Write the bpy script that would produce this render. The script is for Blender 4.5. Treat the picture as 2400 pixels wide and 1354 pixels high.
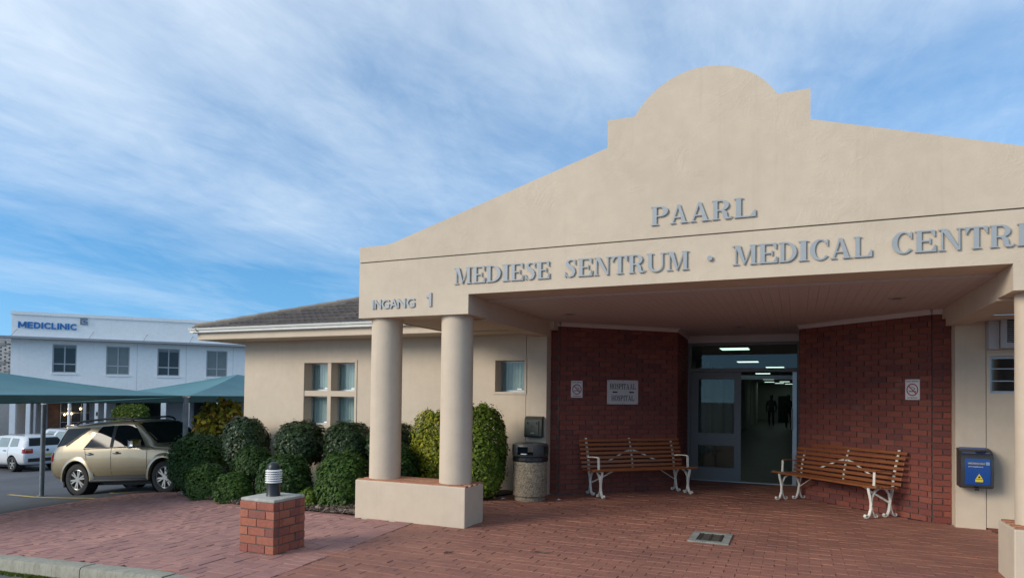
import bpy, bmesh, math, random
import numpy as np
from mathutils import Vector, Matrix
from mathutils.bvhtree import BVHTree

for o in list(bpy.data.objects): bpy.data.objects.remove(o)
scene = bpy.context.scene
R = math.radians
rng = np.random.default_rng(7)
random.seed(7)

# ------------------------------------------------------------------ camera
FPX, PITCH, ROLL, YAW, EYE = 1539.56, 0.0212, 0.0126, -0.4103, 1.5591
PCX, PCY = 1198.73, 893.37
Fv = Vector((math.sin(YAW)*math.cos(PITCH), math.cos(YAW)*math.cos(PITCH), math.sin(PITCH)))
Rv = Vector((math.cos(YAW), -math.sin(YAW), 0.0))
Uv = Rv.cross(Fv)
Rv, Uv = Rv*math.cos(ROLL)+Uv*math.sin(ROLL), -Rv*math.sin(ROLL)+Uv*math.cos(ROLL)
cam = bpy.data.cameras.new('camera'); camo = bpy.data.objects.new('camera', cam)
scene.collection.objects.link(camo)
mw = Matrix((Rv, Uv, -Fv)).transposed().to_4x4(); mw.translation = Vector((0, 0, EYE))
camo.matrix_world = mw
cam.sensor_width = 36.0; cam.lens = FPX/2400*36
cam.shift_x = (1200-PCX)/2400; cam.shift_y = (PCY-677)/2400
cam.clip_start = 0.05; cam.clip_end = 3000
scene.camera = camo
scene.render.resolution_x, scene.render.resolution_y = 1024, 577

# ------------------------------------------------------------------ light
SUN_AZ, SUN_EL = R(40), R(24)      # azimuth left of the facade's normal
sdir = Vector((-math.sin(SUN_AZ)*math.cos(SUN_EL), -math.cos(SUN_AZ)*math.cos(SUN_EL), math.sin(SUN_EL)))
world = bpy.data.worlds.new('World'); scene.world = world; world.use_nodes = True
nt = world.node_tree; nt.nodes.clear()
def N(t, typ, **kw):
    n = t.nodes.new(typ)
    for k, v in kw.items(): setattr(n, k, v)
    return n
def L(t, a, b): t.links.new(a, b)
def math_node(t, op, a, b=None, clamp=False):
    n = N(t, 'ShaderNodeMath', operation=op, use_clamp=clamp)
    for i, v in enumerate((a, b)):
        if v is None: continue
        if isinstance(v, (int, float)): n.inputs[i].default_value = v
        else: L(t, v, n.inputs[i])
    return n.outputs[0]
def ramp(t, fac, pts):
    n = N(t, 'ShaderNodeValToRGB'); cr = n.color_ramp
    while len(cr.elements) < len(pts): cr.elements.new(0.5)
    for e, (p, c) in zip(cr.elements, pts):
        e.position = p; e.color = (*c, 1) if len(c) == 3 else c
    L(t, fac, n.inputs[0]); return n.outputs[0]
def mixcol(t, fac, a, b, mode='MIX'):
    n = N(t, 'ShaderNodeMix', data_type='RGBA', blend_type=mode)
    for i, v in ((0, fac), (6, a), (7, b)):
        if isinstance(v, (int, float)): n.inputs[i].default_value = v
        elif isinstance(v, tuple): n.inputs[i].default_value = (*v, 1)
        else: L(t, v, n.inputs[i])
    return n.outputs[2]

sky = N(nt, 'ShaderNodeTexSky', sky_type='NISHITA'); sky.sun_disc = False
sky.sun_elevation = SUN_EL; sky.sun_rotation = math.atan2(sdir.x, sdir.y)
sky.air_density = 1.25; sky.dust_density = 0.25; sky.ozone_density = 2.2
tc = N(nt, 'ShaderNodeTexCoord'); sx = N(nt, 'ShaderNodeSeparateXYZ')
L(nt, tc.outputs['Generated'], sx.inputs[0])
lift = N(nt, 'ShaderNodeVectorMath', operation='ADD'); lift.inputs[1].default_value = (0, 0, .20); L(nt, tc.outputs['Generated'], lift.inputs[0])
nrmv = N(nt, 'ShaderNodeVectorMath', operation='NORMALIZE'); L(nt, lift.outputs[0], nrmv.inputs[0]); L(nt, nrmv.outputs[0], sky.inputs[0])
zz = math_node(nt, 'MAXIMUM', math_node(nt, 'ADD', sx.outputs[2], 0.10), 0.02)
px_ = math_node(nt, 'DIVIDE', sx.outputs[0], zz); py_ = math_node(nt, 'DIVIDE', sx.outputs[1], zz)
cmb = N(nt, 'ShaderNodeCombineXYZ'); L(nt, px_, cmb.inputs[0]); L(nt, py_, cmb.inputs[1])
def cloud(rot, sc, nscale, det, rough, dist, seed):
    mp = N(nt, 'ShaderNodeMapping'); mp.inputs['Rotation'].default_value = (0, 0, rot)
    mp.inputs['Scale'].default_value = (*sc, 1); mp.inputs['Location'].default_value = (seed, seed*.37, 0)
    L(nt, cmb.outputs[0], mp.inputs[0])
    n = N(nt, 'ShaderNodeTexNoise'); n.inputs['Scale'].default_value = nscale
    n.inputs['Detail'].default_value = det; n.inputs['Roughness'].default_value = rough
    n.inputs['Distortion'].default_value = dist
    L(nt, mp.outputs[0], n.inputs['Vector']); return n.outputs[0]
c1 = cloud(R(0), (1.05, .72), 0.66, 10, .58, .6, 21.7)
c2 = cloud(R(0), (1.5, .50), 1.6, 11, .66, .9, 11.9)
c3 = cloud(R(0), (1.0, .8), .33, 4, .5, .3, 31.0)
c4 = cloud(R(0), (1.25, .7), 5.2, 8, .66, .8, 4.4)
k = math_node(nt, 'ADD', math_node(nt, 'ADD', math_node(nt, 'MULTIPLY', c1, .60), math_node(nt, 'MULTIPLY', c4, .13)), math_node(nt, 'ADD', math_node(nt, 'MULTIPLY', c2, .24), math_node(nt, 'MULTIPLY', c3, .34)))
cov = ramp(nt, sx.outputs[2], [(0.0, (.30,)*3), (.09, (.46,)*3), (.17, (.44,)*3), (.24, (.64,)*3), (.5, (.69,)*3), (1, (.67,)*3)])
kk = math_node(nt, 'ADD', k, math_node(nt, 'SUBTRACT', cov, .62))
mask = ramp(nt, kk, [(.46, (0,)*3), (.61, (.26,)*3), (.75, (.58,)*3), (.92, (.95,)*3)])
hsv = N(nt, 'ShaderNodeHueSaturation'); hsv.inputs['Saturation'].default_value = 1.35; hsv.inputs['Value'].default_value = 1.0
L(nt, sky.outputs[0], hsv.inputs['Color'])
skyc = mixcol(nt, mask, hsv.outputs[0], (4.15, 4.7, 5.25))
bg = N(nt, 'ShaderNodeBackground'); bg.inputs['Strength'].default_value = 0.135
L(nt, skyc, bg.inputs[0]); wo = N(nt, 'ShaderNodeOutputWorld'); L(nt, bg.outputs[0], wo.inputs[0])
sunl = bpy.data.lights.new('sun', 'SUN'); sunl.energy = 1.9; sunl.angle = R(26); sunl.color = (1.0, .90, .76)
suno = bpy.data.objects.new('sun', sunl); scene.collection.objects.link(suno)
suno.rotation_euler = sdir.to_track_quat('Z', 'Y').to_euler()
vs = scene.view_settings; vs.view_transform = 'Standard'; vs.look = 'None'; vs.exposure = 0.66; vs.gamma = 1.0
vs.use_curve_mapping = False
scene.render.engine = 'CYCLES'

# ------------------------------------------------------------------ helpers
COL = scene.collection
BASE = {}
def tag(o, label=None, cat=None, group=None, kind=None):
    for k_, v in (('label', label), ('category', cat), ('group', group), ('kind', kind)):
        if v: o[k_] = v
    return o
def thing(name, loc, label, cat, group=None, rotz=0):
    o = bpy.data.objects.new(name, None); o.empty_display_size = .2; COL.objects.link(o)
    o.location = loc; o.rotation_euler = (0, 0, rotz)
    BASE[o.name] = Vector(loc) if rotz == 0 else Vector((0, 0, 0))
    return tag(o, label, cat, group)
def base(o): return BASE.get(o.name, Vector((0, 0, 0))) if o else Vector((0, 0, 0))
def link(name, me, parent=None):
    o = bpy.data.objects.new(name, me); COL.objects.link(o)
    if parent: o.parent = parent; BASE[o.name] = base(parent)
    return o

class MB:
    def __init__(s): s.v = []; s.f = []
    def add(s, vs_, fs):
        n = len(s.v); s.v += [tuple(p) for p in vs_]; s.f += [tuple(i+n for i in f) for f in fs]; return s
    def box(s, x0, y0, z0, x1, y1, z1):
        x0, x1 = min(x0, x1), max(x0, x1); y0, y1 = min(y0, y1), max(y0, y1); z0, z1 = min(z0, z1), max(z0, z1)
        return s.add([(x0,y0,z0),(x1,y0,z0),(x1,y1,z0),(x0,y1,z0),(x0,y0,z1),(x1,y0,z1),(x1,y1,z1),(x0,y1,z1)],
                     [(0,3,2,1),(4,5,6,7),(0,1,5,4),(1,2,6,5),(2,3,7,6),(3,0,4,7)])
    def rbox(s, x0, y0, z0, x1, y1, z1, b=.01):
        # box with chamfered edges
        bm = bmesh.new(); bmesh.ops.create_cube(bm, size=1)
        for v in bm.verts:
            v.co = Vector(((x0+x1)/2+v.co.x*(x1-x0), (y0+y1)/2+v.co.y*(y1-y0), (z0+z1)/2+v.co.z*(z1-z0)))
        bmesh.ops.bevel(bm, geom=bm.edges[:], offset=b, segments=2, affect='EDGES', profile=.6)
        bm.verts.index_update()
        s.add([v.co for v in bm.verts], [[v.index for v in f.verts] for f in bm.faces]); bm.free(); return s
    def prism(s, pts, axis, a, b):
        # polygon (2D) extruded along axis from a to b. axis 'y': pts are (x,z); 'z': (x,y); 'x': (y,z)
        n = len(pts)
        def P(p, t): return {'y': (p[0], t, p[1]), 'z': (p[0], p[1], t), 'x': (t, p[0], p[1])}[axis]
        vs_ = [P(p, a) for p in pts]+[P(p, b) for p in pts]
        fs = [tuple(range(n)), tuple(range(2*n-1, n-1, -1))]
        for i in range(n):
            j = (i+1) % n; fs.append((i, i+n, j+n, j))
        return s.add(vs_, fs)
    def cyl(s, p0, p1, r0, r1=None, n=16, caps=True):
        r1 = r0 if r1 is None else r1
        p0, p1 = Vector(p0), Vector(p1); d = (p1-p0).normalized()
        a = d.orthogonal().normalized(); b = d.cross(a)
        vs_ = []
        for p, r in ((p0, r0), (p1, r1)):
            for i in range(n):
                t = 2*math.pi*i/n; vs_.append(p+a*math.cos(t)*r+b*math.sin(t)*r)
        fs = [(i, (i+1) % n, (i+1) % n+n, i+n) for i in range(n)]
        if caps: fs += [tuple(range(n-1, -1, -1)), tuple(range(n, 2*n))]
        return s.add(vs_, fs)
    def tube(s, pts, r, n=8, flat=None):
        pts = [Vector(p) for p in pts]; rings = []
        rs = r if isinstance(r, (list, tuple)) else [r]*len(pts)
        up = None
        for i, p in enumerate(pts):
            d = (pts[min(i+1, len(pts)-1)]-pts[max(i-1, 0)]).normalized()
            if up is None: up = d.orthogonal().normalized()
            a = (up-d*up.dot(d)).normalized(); up = a; b = d.cross(a)
            rings.append([p+a*math.cos(2*math.pi*k_/n)*rs[i]+b*math.sin(2*math.pi*k_/n)*rs[i] for k_ in range(n)])
        vs_ = [q for rg in rings for q in rg]; fs = []
        for i in range(len(pts)-1):
            for k_ in range(n):
                fs.append((i*n+k_, i*n+(k_+1) % n, (i+1)*n+(k_+1) % n, (i+1)*n+k_))
        fs += [tuple(range(n-1, -1, -1)), tuple((len(pts)-1)*n+k_ for k_ in range(n))]
        return s.add(vs_, fs)
    def ribbon(s, pts, wvec, th):
        # flat bar: path in pts, width vector wvec (constant), thickness th (in plane of path normal)
        pts = [Vector(p) for p in pts]; w = Vector(wvec)/2; vs_ = []; fs = []
        for i, p in enumerate(pts):
            d = (pts[min(i+1, len(pts)-1)]-pts[max(i-1, 0)]).normalized()
            nrm = d.cross(w).normalized()*th/2
            vs_ += [p-w-nrm, p+w-nrm, p+w+nrm, p-w+nrm]
        for i in range(len(pts)-1):
            a, b = i*4, i*4+4
            for q in range(4): fs.append((a+q, a+(q+1) % 4, b+(q+1) % 4, b+q))
        fs += [(3, 2, 1, 0), tuple(len(vs_)-4+q for q in range(4))]
        return s.add(vs_, fs)
    def lathe(s, prof, c=(0, 0, 0), n=32, axis='z'):
        m = len(prof); vs_ = []; fs = []
        for i in range(n):
            t = 2*math.pi*i/n
            for r, z in prof:
                p = (r*math.cos(t), r*math.sin(t), z)
                if axis == 'y': p = (p[0], z, p[1])
                vs_.append((c[0]+p[0], c[1]+p[1], c[2]+p[2]))
        for i in range(n):
            j = (i+1) % n
            for k_ in range(m-1): fs.append((i*m+k_, j*m+k_, j*m+k_+1, i*m+k_+1))
        return s.add(vs_, fs)
    def strip(s, outer, inner, y0, y1):
        # extruded ribbon in x,z between two polylines; front y0, back y1
        n = len(outer); vs_ = []
        for y in (y0, y1):
            vs_ += [(p[0], y, p[1]) for p in outer]+[(p[0], y, p[1]) for p in inner]
        fs = []
        for i in range(n-1):
            fs.append((i, i+1, n+i+1, n+i)); fs.append((2*n+i, 3*n+i, 3*n+i+1, 2*n+i+1))
            fs.append((i, 2*n+i, 2*n+i+1, i+1)); fs.append((n+i, n+i+1, 3*n+i+1, 3*n+i))
        fs.append((0, n, 3*n, 2*n)); fs.append((n-1, 3*n-1, 4*n-1, 2*n-1))
        return s.add(vs_, fs)
    def mesh(s, name, mat, smooth=False, off=None, fix=True):
        me = bpy.data.meshes.new(name)
        v = s.v
        if off is not None: v = [(p[0]-off[0], p[1]-off[1], p[2]-off[2]) for p in v]
        me.from_pydata(v, [], s.f)
        if fix:
            bm = bmesh.new(); bm.from_mesh(me); bmesh.ops.recalc_face_normals(bm, faces=bm.faces); bm.to_mesh(me); bm.free()
        if mat: me.materials.append(mat)
        if smooth:
            for p in me.polygons: p.use_smooth = True
            try: me.set_sharp_from_angle(angle=R(smooth if smooth is not True else 40))
            except Exception: pass
        me.update(); return me
    def build(s, name, mat, parent=None, smooth=False, kind=None, fix=True):
        b = base(parent) if parent else None
        o = link(name, s.mesh(name, mat, smooth, b, fix), parent)
        if kind: o['kind'] = kind
        return o

def piece(name, me, parent, loc, rotz=0, scale=None, roty=0, rotx=0):
    """one shared-mesh piece placed in the parent's space (parents here are unrotated)"""
    o = bpy.data.objects.new(name, me); COL.objects.link(o); o.parent = parent
    o.location = Vector(loc)-base(parent); o.rotation_euler = (rotx, roty, rotz)
    if scale: o.scale = scale
    return o

# ------------------------------------------------------------------ materials
MATS = {}
def newmat(name):
    m = bpy.data.materials.new(name); m.use_nodes = True
    t = m.node_tree; b = t.nodes['Principled BSDF']; MATS[name] = m
    return m, t, b
def coords(t, sc=1.0, kind='Object'):
    c = N(t, 'ShaderNodeTexCoord'); m = N(t, 'ShaderNodeMapping'); m.inputs['Scale'].default_value = (sc,)*3 if isinstance(sc, (int, float)) else sc
    L(t, c.outputs[kind], m.inputs[0]); return m.outputs[0]
def noise(t, vec, scale, det=4, rough=.55, dist=0):
    n = N(t, 'ShaderNodeTexNoise'); n.inputs['Scale'].default_value = scale; n.inputs['Detail'].default_value = det
    n.inputs['Roughness'].default_value = rough; n.inputs['Distortion'].default_value = dist
    L(t, vec, n.inputs['Vector']); return n.outputs[0]
def bump(t, b, h, strength, dist=.01):
    n = N(t, 'ShaderNodeBump'); n.inputs['Strength'].default_value = strength; n.inputs['Distance'].default_value = dist
    L(t, h, n.inputs['Height']); L(t, n.outputs[0], b.inputs['Normal']); return n
def simple(name, col, rough=.6, metal=0, var=.12, vscale=6, bstr=0, bscale=60, coat=0, spec=.5):
    m, t, b = newmat(name); b.inputs['Roughness'].default_value = rough; b.inputs['Metallic'].default_value = metal
    b.inputs['Coat Weight'].default_value = coat; b.inputs['Specular IOR Level'].default_value = spec
    v = coords(t)
    n = noise(t, v, vscale, 5)
    lo = tuple(c*(1-var) for c in col); hi = tuple(min(1, c*(1+var)) for c in col)
    L(t, ramp(t, n, [(.3, lo), (.7, hi)]), b.inputs['Base Color'])
    if bstr: bump(t, b, noise(t, v, bscale, 6), bstr)
    return m
def pieces_mat(name, cols, rough, island, var=.18, vscale=30, bstr=.25, bscale=120, stain=None):
    """material for bricks, pavers, tiles: each piece its own shade out of a palette"""
    m, t, b = newmat(name); b.inputs['Roughness'].default_value = rough
    if island: src = N(t, 'ShaderNodeNewGeometry').outputs['Random Per Island']
    else: src = N(t, 'ShaderNodeObjectInfo').outputs['Random']
    n_ = len(cols); pal = ramp(t, src, [(i/(n_-1) if n_ > 1 else 0, c) for i, c in enumerate(cols)])
    g = N(t, 'ShaderNodeNewGeometry').outputs['Position']
    v = coords(t, 1, 'Object')
    n1 = noise(t, g, vscale, 6, .65)
    c = mixcol(t, 1.0, pal, ramp(t, n1, [(.25, (1-var,)*3), (.75, (1+var,)*3)]), 'MULTIPLY')
    n2 = noise(t, g, 1.1, 4, .6)
    c = mixcol(t, 1.0, c, ramp(t, n2, [(.3, (.80, .80, .82)), (.7, (1.12, 1.1, 1.08))]), 'MULTIPLY')
    if stain:
        n3 = noise(t, g, stain[1], 5, .7)
        c = mixcol(t, ramp(t, n3, [(stain[2], (0,)*3), (stain[2]+.12, (stain[3],)*3)]), c, stain[0])
    L(t, c, b.inputs['Base Color'])
    bump(t, b, noise(t, g, bscale, 5, .7), bstr, .004)
    return m
def plaster(name, col, lump=.24, var=.06):
    m, t, b = newmat(name); b.inputs['Roughness'].default_value = .78; b.inputs['Specular IOR Level'].default_value = .25
    g = N(t, 'ShaderNodeNewGeometry').outputs['Position']
    n1 = noise(t, g, .9, 5, .6); n2 = noise(t, g, 7, 5, .6)
    c = ramp(t, n1, [(.3, tuple(x*(1-var) for x in col)), (.7, tuple(x*(1+var) for x in col))])
    c = mixcol(t, 1.0, c, ramp(t, n2, [(.25, (.95, .945, .94)), (.75, (1.04, 1.04, 1.04))]), 'MULTIPLY')
    # rain streaks
    mp = N(t, 'ShaderNodeMapping'); mp.inputs['Scale'].default_value = (9, 9, .35); L(t, g, mp.inputs[0])
    n4 = noise(t, mp.outputs[0], 1.0, 5, .65)
    c = mixcol(t, ramp(t, n4, [(.56, (0,)*3), (.80, (.26,)*3)]), c, tuple(x*.70 for x in col))
    L(t, c, b.inputs['Base Color'])
    # trowel marks: ridged, distorted noise in patches + fine grain
    nr = noise(t, g, 2.6, 6, .55, 1.6)
    rid = math_node(t, 'ABSOLUTE', math_node(t, 'SUBTRACT', nr, .5))
    rid = math_node(t, 'MULTIPLY', math_node(t, 'SUBTRACT', .05, math_node(t, 'MINIMUM', rid, .05)), 10)
    patch = ramp(t, noise(t, g, 1.3, 3), [(.45, (0,)*3), (.62, (1,)*3)])
    h = math_node(t, 'ADD', math_node(t, 'MULTIPLY', rid, patch), math_node(t, 'MULTIPLY', noise(t, g, 55, 6, .6), .6))
    bump(t, b, h, lump, .012)
    return m
def glassy(name, tint=(.9, .95, .95), refl=.08, rough=.0, trans=.8):
    m, t, b = newmat(name); t.nodes.remove(b)
    tr = N(t, 'ShaderNodeBsdfTransparent'); tr.inputs[0].default_value = (*tint, 1)
    gl = N(t, 'ShaderNodeBsdfGlossy'); gl.inputs['Roughness'].default_value = rough
    fr = N(t, 'ShaderNodeFresnel'); fr.inputs[0].default_value = 1.38
    f2 = math_node(t, 'ADD', math_node(t, 'MULTIPLY', fr.outputs[0], 1.0), refl, True)
    mx = N(t, 'ShaderNodeMixShader'); L(t, f2, mx.inputs[0]); L(t, tr.outputs[0], mx.inputs[1]); L(t, gl.outputs[0], mx.inputs[2])
    L(t, mx.outputs[0], t.nodes['Material Output'].inputs[0]); return m
def emit(name, col, s):
    m, t, b = newmat(name); b.inputs['Base Color'].default_value = (*col, 1)
    b.inputs['Emission Color'].default_value = (*col, 1); b.inputs['Emission Strength'].default_value = s; return m
def leafmat(name, cols, rough=.55, trans=.25):
    m, t, b = newmat(name)
    isl = N(t, 'ShaderNodeNewGeometry').outputs['Random Per Island']
    n_ = len(cols); pal = ramp(t, isl, [(i/(n_-1), c) for i, c in enumerate(cols)])
    L(t, pal, b.inputs['Base Color']); b.inputs['Roughness'].default_value = rough; b.inputs['Specular IOR Level'].default_value = .25
    tl = N(t, 'ShaderNodeBsdfTranslucent'); L(t, mixcol(t, 1.0, pal, (1.2, 1.3, .6), 'MULTIPLY'), tl.inputs[0])
    mx = N(t, 'ShaderNodeMixShader'); mx.inputs[0].default_value = trans
    L(t, b.outputs[0], mx.inputs[1]); L(t, tl.outputs[0], mx.inputs[2]); L(t, mx.outputs[0], t.nodes['Material Output'].inputs[0])
    return m

PL = (.555, .464, .356)
m_plaster = plaster('plaster_cream', PL)
m_plaster_s = plaster('plaster_smooth', PL, .15)
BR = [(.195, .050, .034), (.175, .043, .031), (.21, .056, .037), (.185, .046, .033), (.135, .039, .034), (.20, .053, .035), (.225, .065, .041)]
stb = ((.30, .21, .17), 2.2, .62, .30)
m_brick = pieces_mat('face_brick', BR, .75, False, .25, 45, .5, 160, stb)
m_brick_i = pieces_mat('face_brick_rows', BR, .75, True, .25, 45, .5, 160, stb)
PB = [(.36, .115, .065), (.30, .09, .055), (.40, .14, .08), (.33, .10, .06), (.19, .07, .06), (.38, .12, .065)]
m_pillarbrick = pieces_mat('pillar_brick', PB, .78, False, .25, 40, .6, 150, ((.42, .30, .24), 6, .62, .5))
PV = [(.350, .180, .148), (.325, .164, .138), (.375, .196, .160), (.345, .174, .145), (.305, .152, .134), (.36, .182, .145)]
PVR = [(.30, .130, .088), (.275, .118, .082), (.32, .142, .095), (.29, .125, .086), (.265, .114, .084), (.31, .133, .088)]
st = ((.36, .30, .26), 3.2, .66, .45)
m_pave = {('L', 0): pieces_mat('paver_pink', PV, .82, False, .16, 60, .5, 220), ('L', 1): pieces_mat('paver_pink_rows', PV, .82, True, .16, 60, .5, 220),
          ('R', 0): pieces_mat('paver_red', PVR, .74, False, .22, 50, .5, 220, st), ('R', 1): pieces_mat('paver_red_rows', PVR, .74, True, .16, 60, .5, 220, st)}
m_mortar = simple('mortar', (.11, .088, .074), .9, bstr=.5, bscale=90)
m_mortar_d = simple('mortar_dark', (.12, .095, .08), .9, bstr=.5, bscale=90)
m_sand = simple('joint_sand', (.15, .075, .062), .95, bstr=.5, bscale=80)
m_soffit = simple('soffit_paint', (.54, .475, .45), .55, var=.04)
m_white = simple('white_paint', (.80, .80, .78), .45, var=.04)
m_gutter = simple('gutter_paint', (.74, .75, .70), .35, var=.06)
m_letter = simple('letter_grey', (.305, .335, .35), .5, var=.05)
TILE = [(.085, .064, .050), (.062, .048, .040), (.11, .083, .064), (.072, .055, .046)]
m_tile = pieces_mat('roof_tile', TILE, .6, False, .25, 18, .4, 90)
m_ridge = pieces_mat('ridge_tile', [(.25, .21, .165), (.21, .175, .14), (.28, .23, .18)], .85, False, .25, 14, .5, 80)
m_alu = simple('aluminium', (.42, .43, .44), .35, metal=.6, var=.05)
m_aludark = simple('door_aluminium', (.17, .165, .155), .5, metal=.0, var=.05)
m_black = simple('black_plastic', (.018, .018, .02), .4, var=.15)
m_grey = simple('dark_grey_plastic', (.05, .055, .058), .42, var=.15, bstr=.15, bscale=150)
m_rubber = simple('rubber', (.016, .016, .017), .8, var=.2)
m_asphalt = None
m, t, b = newmat('asphalt'); m_asphalt = m; b.inputs['Roughness'].default_value = .85
g = N(t, 'ShaderNodeNewGeometry').outputs['Position']
c = ramp(t, noise(t, g, .35, 5, .6), [(.3, (.060, .064, .072)), (.7, (.105, .110, .122))])
c = mixcol(t, 1.0, c, ramp(t, noise(t, g, 160, 3, .7), [(.3, (.62,)*3), (.7, (1.4,)*3)]), 'MULTIPLY')
c = mixcol(t, ramp(t, noise(t, g, 2.1, 5, .7), [(.60, (0,)*3), (.75, (.45,)*3)]), c, (.16, .155, .14))
L(t, c, b.inputs['Base Color']); bump(t, b, noise(t, g, 190, 4, .7), .6, .006)
m, t, b = newmat('kerb_concrete'); m_kerb = m; b.inputs['Roughness'].default_value = .9
g = N(t, 'ShaderNodeNewGeometry').outputs['Position']
c = ramp(t, noise(t, g, 9, 6, .7), [(.25, (.17, .165, .13)), (.5, (.28, .27, .215)), (.8, (.36, .345, .28))])
mp = N(t, 'ShaderNodeMapping'); mp.inputs['Scale'].default_value = (30, 30, 3); L(t, g, mp.inputs[0])
c = mixcol(t, ramp(t, noise(t, mp.outputs[0], 1, 5, .7), [(.52, (0,)*3), (.68, (.7,)*3)]), c, (.17, .15, .12))
L(t, c, b.inputs['Base Color']); bump(t, b, noise(t, g, 60, 6, .75), .7, .01)
m_conc = simple('concrete_cap', (.40, .39, .34), .9, var=.22, vscale=9, bstr=.5, bscale=45)
m_soil = simple('bark_mulch_soil', (.085, .062, .045), .95, var=.4, vscale=20, bstr=.9, bscale=50)
m_mulch = leafmat('mulch_chips', [(.09, .065, .048), (.17, .13, .10), (.24, .19, .15), (.12, .085, .06)], .9, 0)
m_yellow = simple('yellow_line_paint', (.50, .36, .09), .8, var=.3, vscale=14)
m_wood = None
m, t, b = newmat('varnished_slat'); m_wood = m; b.inputs['Roughness'].default_value = .33
v = coords(t, (3, 60, 60)); n1 = noise(t, v, 1.0, 6, .65)
L(t, ramp(t, n1, [(.25, (.165, .050, .018)), (.55, (.26, .090, .032)), (.8, (.35, .135, .048))]), b.inputs['Base Color'])
m_iron = simple('white_painted_iron', (.70, .68, .60), .4, var=.14, vscale=14, bstr=.2, bscale=60)
m_glass = glassy('clear_glass', (.84, .90, .88), .0)
m_dglass = simple('dark_glass', (.012, .016, .018), .04, var=.05, spec=.8)
m_blind = simple('window_blind', (.74, .76, .74), .8, var=.06)

# ------------------------------------------------------------------ terrain
GX = [-400, -40, -25, -16, -13, -5, 400]; GZ = [-1.5, -1.40, -1.34, -.922, -.672, 0, 0]
def gz(x): return float(np.interp(x, GX, GZ))
def proj(p):
    d = Vector(p)-Vector((0, 0, EYE)); z = d.dot(Fv)
    if z < .1: return None
    return PCX+FPX*d.dot(Rv)/z, PCY-FPX*d.dot(Uv)/z, z
# kerb line (south edge of the paving)
def ky(x): return 3.98-.1164*(x+4.695)
def ground_z(x, y):
    drop = .12*min(1, max(0, (x+13.6)/2.2))
    return gz(x)-drop-.004
xs = sorted(set([-400, -200, -100, -60, -40, -32, -25, -20, -16, -14.5, -13.6, -13, -12.5, -12, -11.4, -10, -8, -6.5, -5, -3, 0, 3, 8, 20, 60, 200, 400]))
ys = [-400, -150, -50, -15, -5, 0, 3, 4.2, 6, 8, 10, 12, 16, 20, 30, 60, 150, 400]
mb = MB(); mb.v = [(x, y, ground_z(x, y)) for y in ys for x in xs]; nx = len(xs)
mb.f = [(j*nx+i, j*nx+i+1, (j+1)*nx+i+1, (j+1)*nx+i) for j in range(len(ys)-1) for i in range(nx-1)]
tag(mb.build('ground', m_asphalt), kind='structure')

# ------------------------------------------------------------------ paving
WEDGE = [(-12.6, 5.0), (-12.99, 7.14), (-13.23, 8.0), (-13.38, 9.38), (-13.3, 9.95), (-12.23, 10.31)]
BEDE = [(-12.23, 10.31), (-11.34, 9.54), (-10.04, 8.83), (-8.2, 7.98), (-6.26, 7.31), (-5.12, 6.93)]
def JX(y): return -4.03-.08*(y-4.30)      # the joint between the two fields
polyL = [(-12.6, ky(-12.6)+.05)]+WEDGE[1:]+BEDE[1:]+[(-5.12, 6.9), (JX(6.9), 6.9), (JX(ky(-4)), ky(-4)+.05)]
polyR = [(JX(ky(-4))-.1, ky(-4)+.05), (JX(6.9)-.1, 6.9), (-4.25, 7.4), (-4.6, 8.75), (-3.95, 9.7), (-3.6, 9.7), (-3.6, 9.9), (-3.47, 9.9), (-1.9, 11.4), (-1.95, 12.88), (.05, 12.88), (.05, 11.4), (1.6, 9.93), (1.8, 9.9), (1.8, 9.7), (2.13, 9.7), (2.3, 9.0), (2.6, 7.6), (2.6, 6.5), (3.2, 6.4), (3.2, ky(3.2)+.05)]
def inside(p, poly):
    x, y = p; r = False; j = len(poly)-1
    for i in range(len(poly)):
        xi, yi = poly[i]; xj, yj = poly[j]
        if (yi > y) != (yj > y) and x < (xj-xi)*(y-yi)/(yj-yi)+xi: r = not r
        j = i
    return r
paving = MB()
bmp = bmesh.new()
for poly in (polyL, polyR):
    bmp.faces.new([bmp.verts.new((x, y, 0)) for x, y in poly])
for xc_ in (-13, -12, -11, -10, -9, -8, -7, -6, -5, -4.5):
    bmesh.ops.bisect_plane(bmp, geom=bmp.verts[:]+bmp.edges[:]+bmp.faces[:], plane_co=(xc_, 0, 0), plane_no=(1, 0, 0))
bmesh.ops.triangulate(bmp, faces=bmp.faces)
for v in bmp.verts: v.co.z = gz(v.co.x)-.016
bmp.normal_update()
for f_ in bmp.faces:
    if f_.normal.z < 0: f_.normal_flip()
me = bpy.data.meshes.new('paving'); bmp.to_mesh(me); bmp.free(); me.materials.append(m_sand)
pave = link('paving', me); tag(pave, kind='structure')
def paver_mesh(name, mat, l, w, h=.03, c=.0025):
    m_ = MB(); a, b_ = l/2, w/2
    vs_ = [(-a, -b_, -h), (a, -b_, -h), (a, b_, -h), (-a, b_, -h), (-a, -b_, -c), (a, -b_, -c), (a, b_, -c), (-a, b_, -c),
           (-a+c, -b_+c, 0), (a-c, -b_+c, 0), (a-c, b_-c, 0), (-a+c, b_-c, 0)]
    fs = [(0, 1, 5, 4), (1, 2, 6, 5), (2, 3, 7, 6), (3, 0, 4, 7), (4, 5, 9, 8), (5, 6, 10, 9), (6, 7, 11, 10), (7, 4, 8, 11), (8, 9, 10, 11)]
    return m_.add(vs_, fs).mesh(name, mat)
PL_, PW_ = .2025, .1018
pm = {z_: paver_mesh('paver', m_pave[(z_, 0)], PL_, PW_) for z_ in 'LR'}
plist = []
def slope_y(x): return -math.atan((gz(x+.05)-gz(x-.05))/.1)
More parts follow.
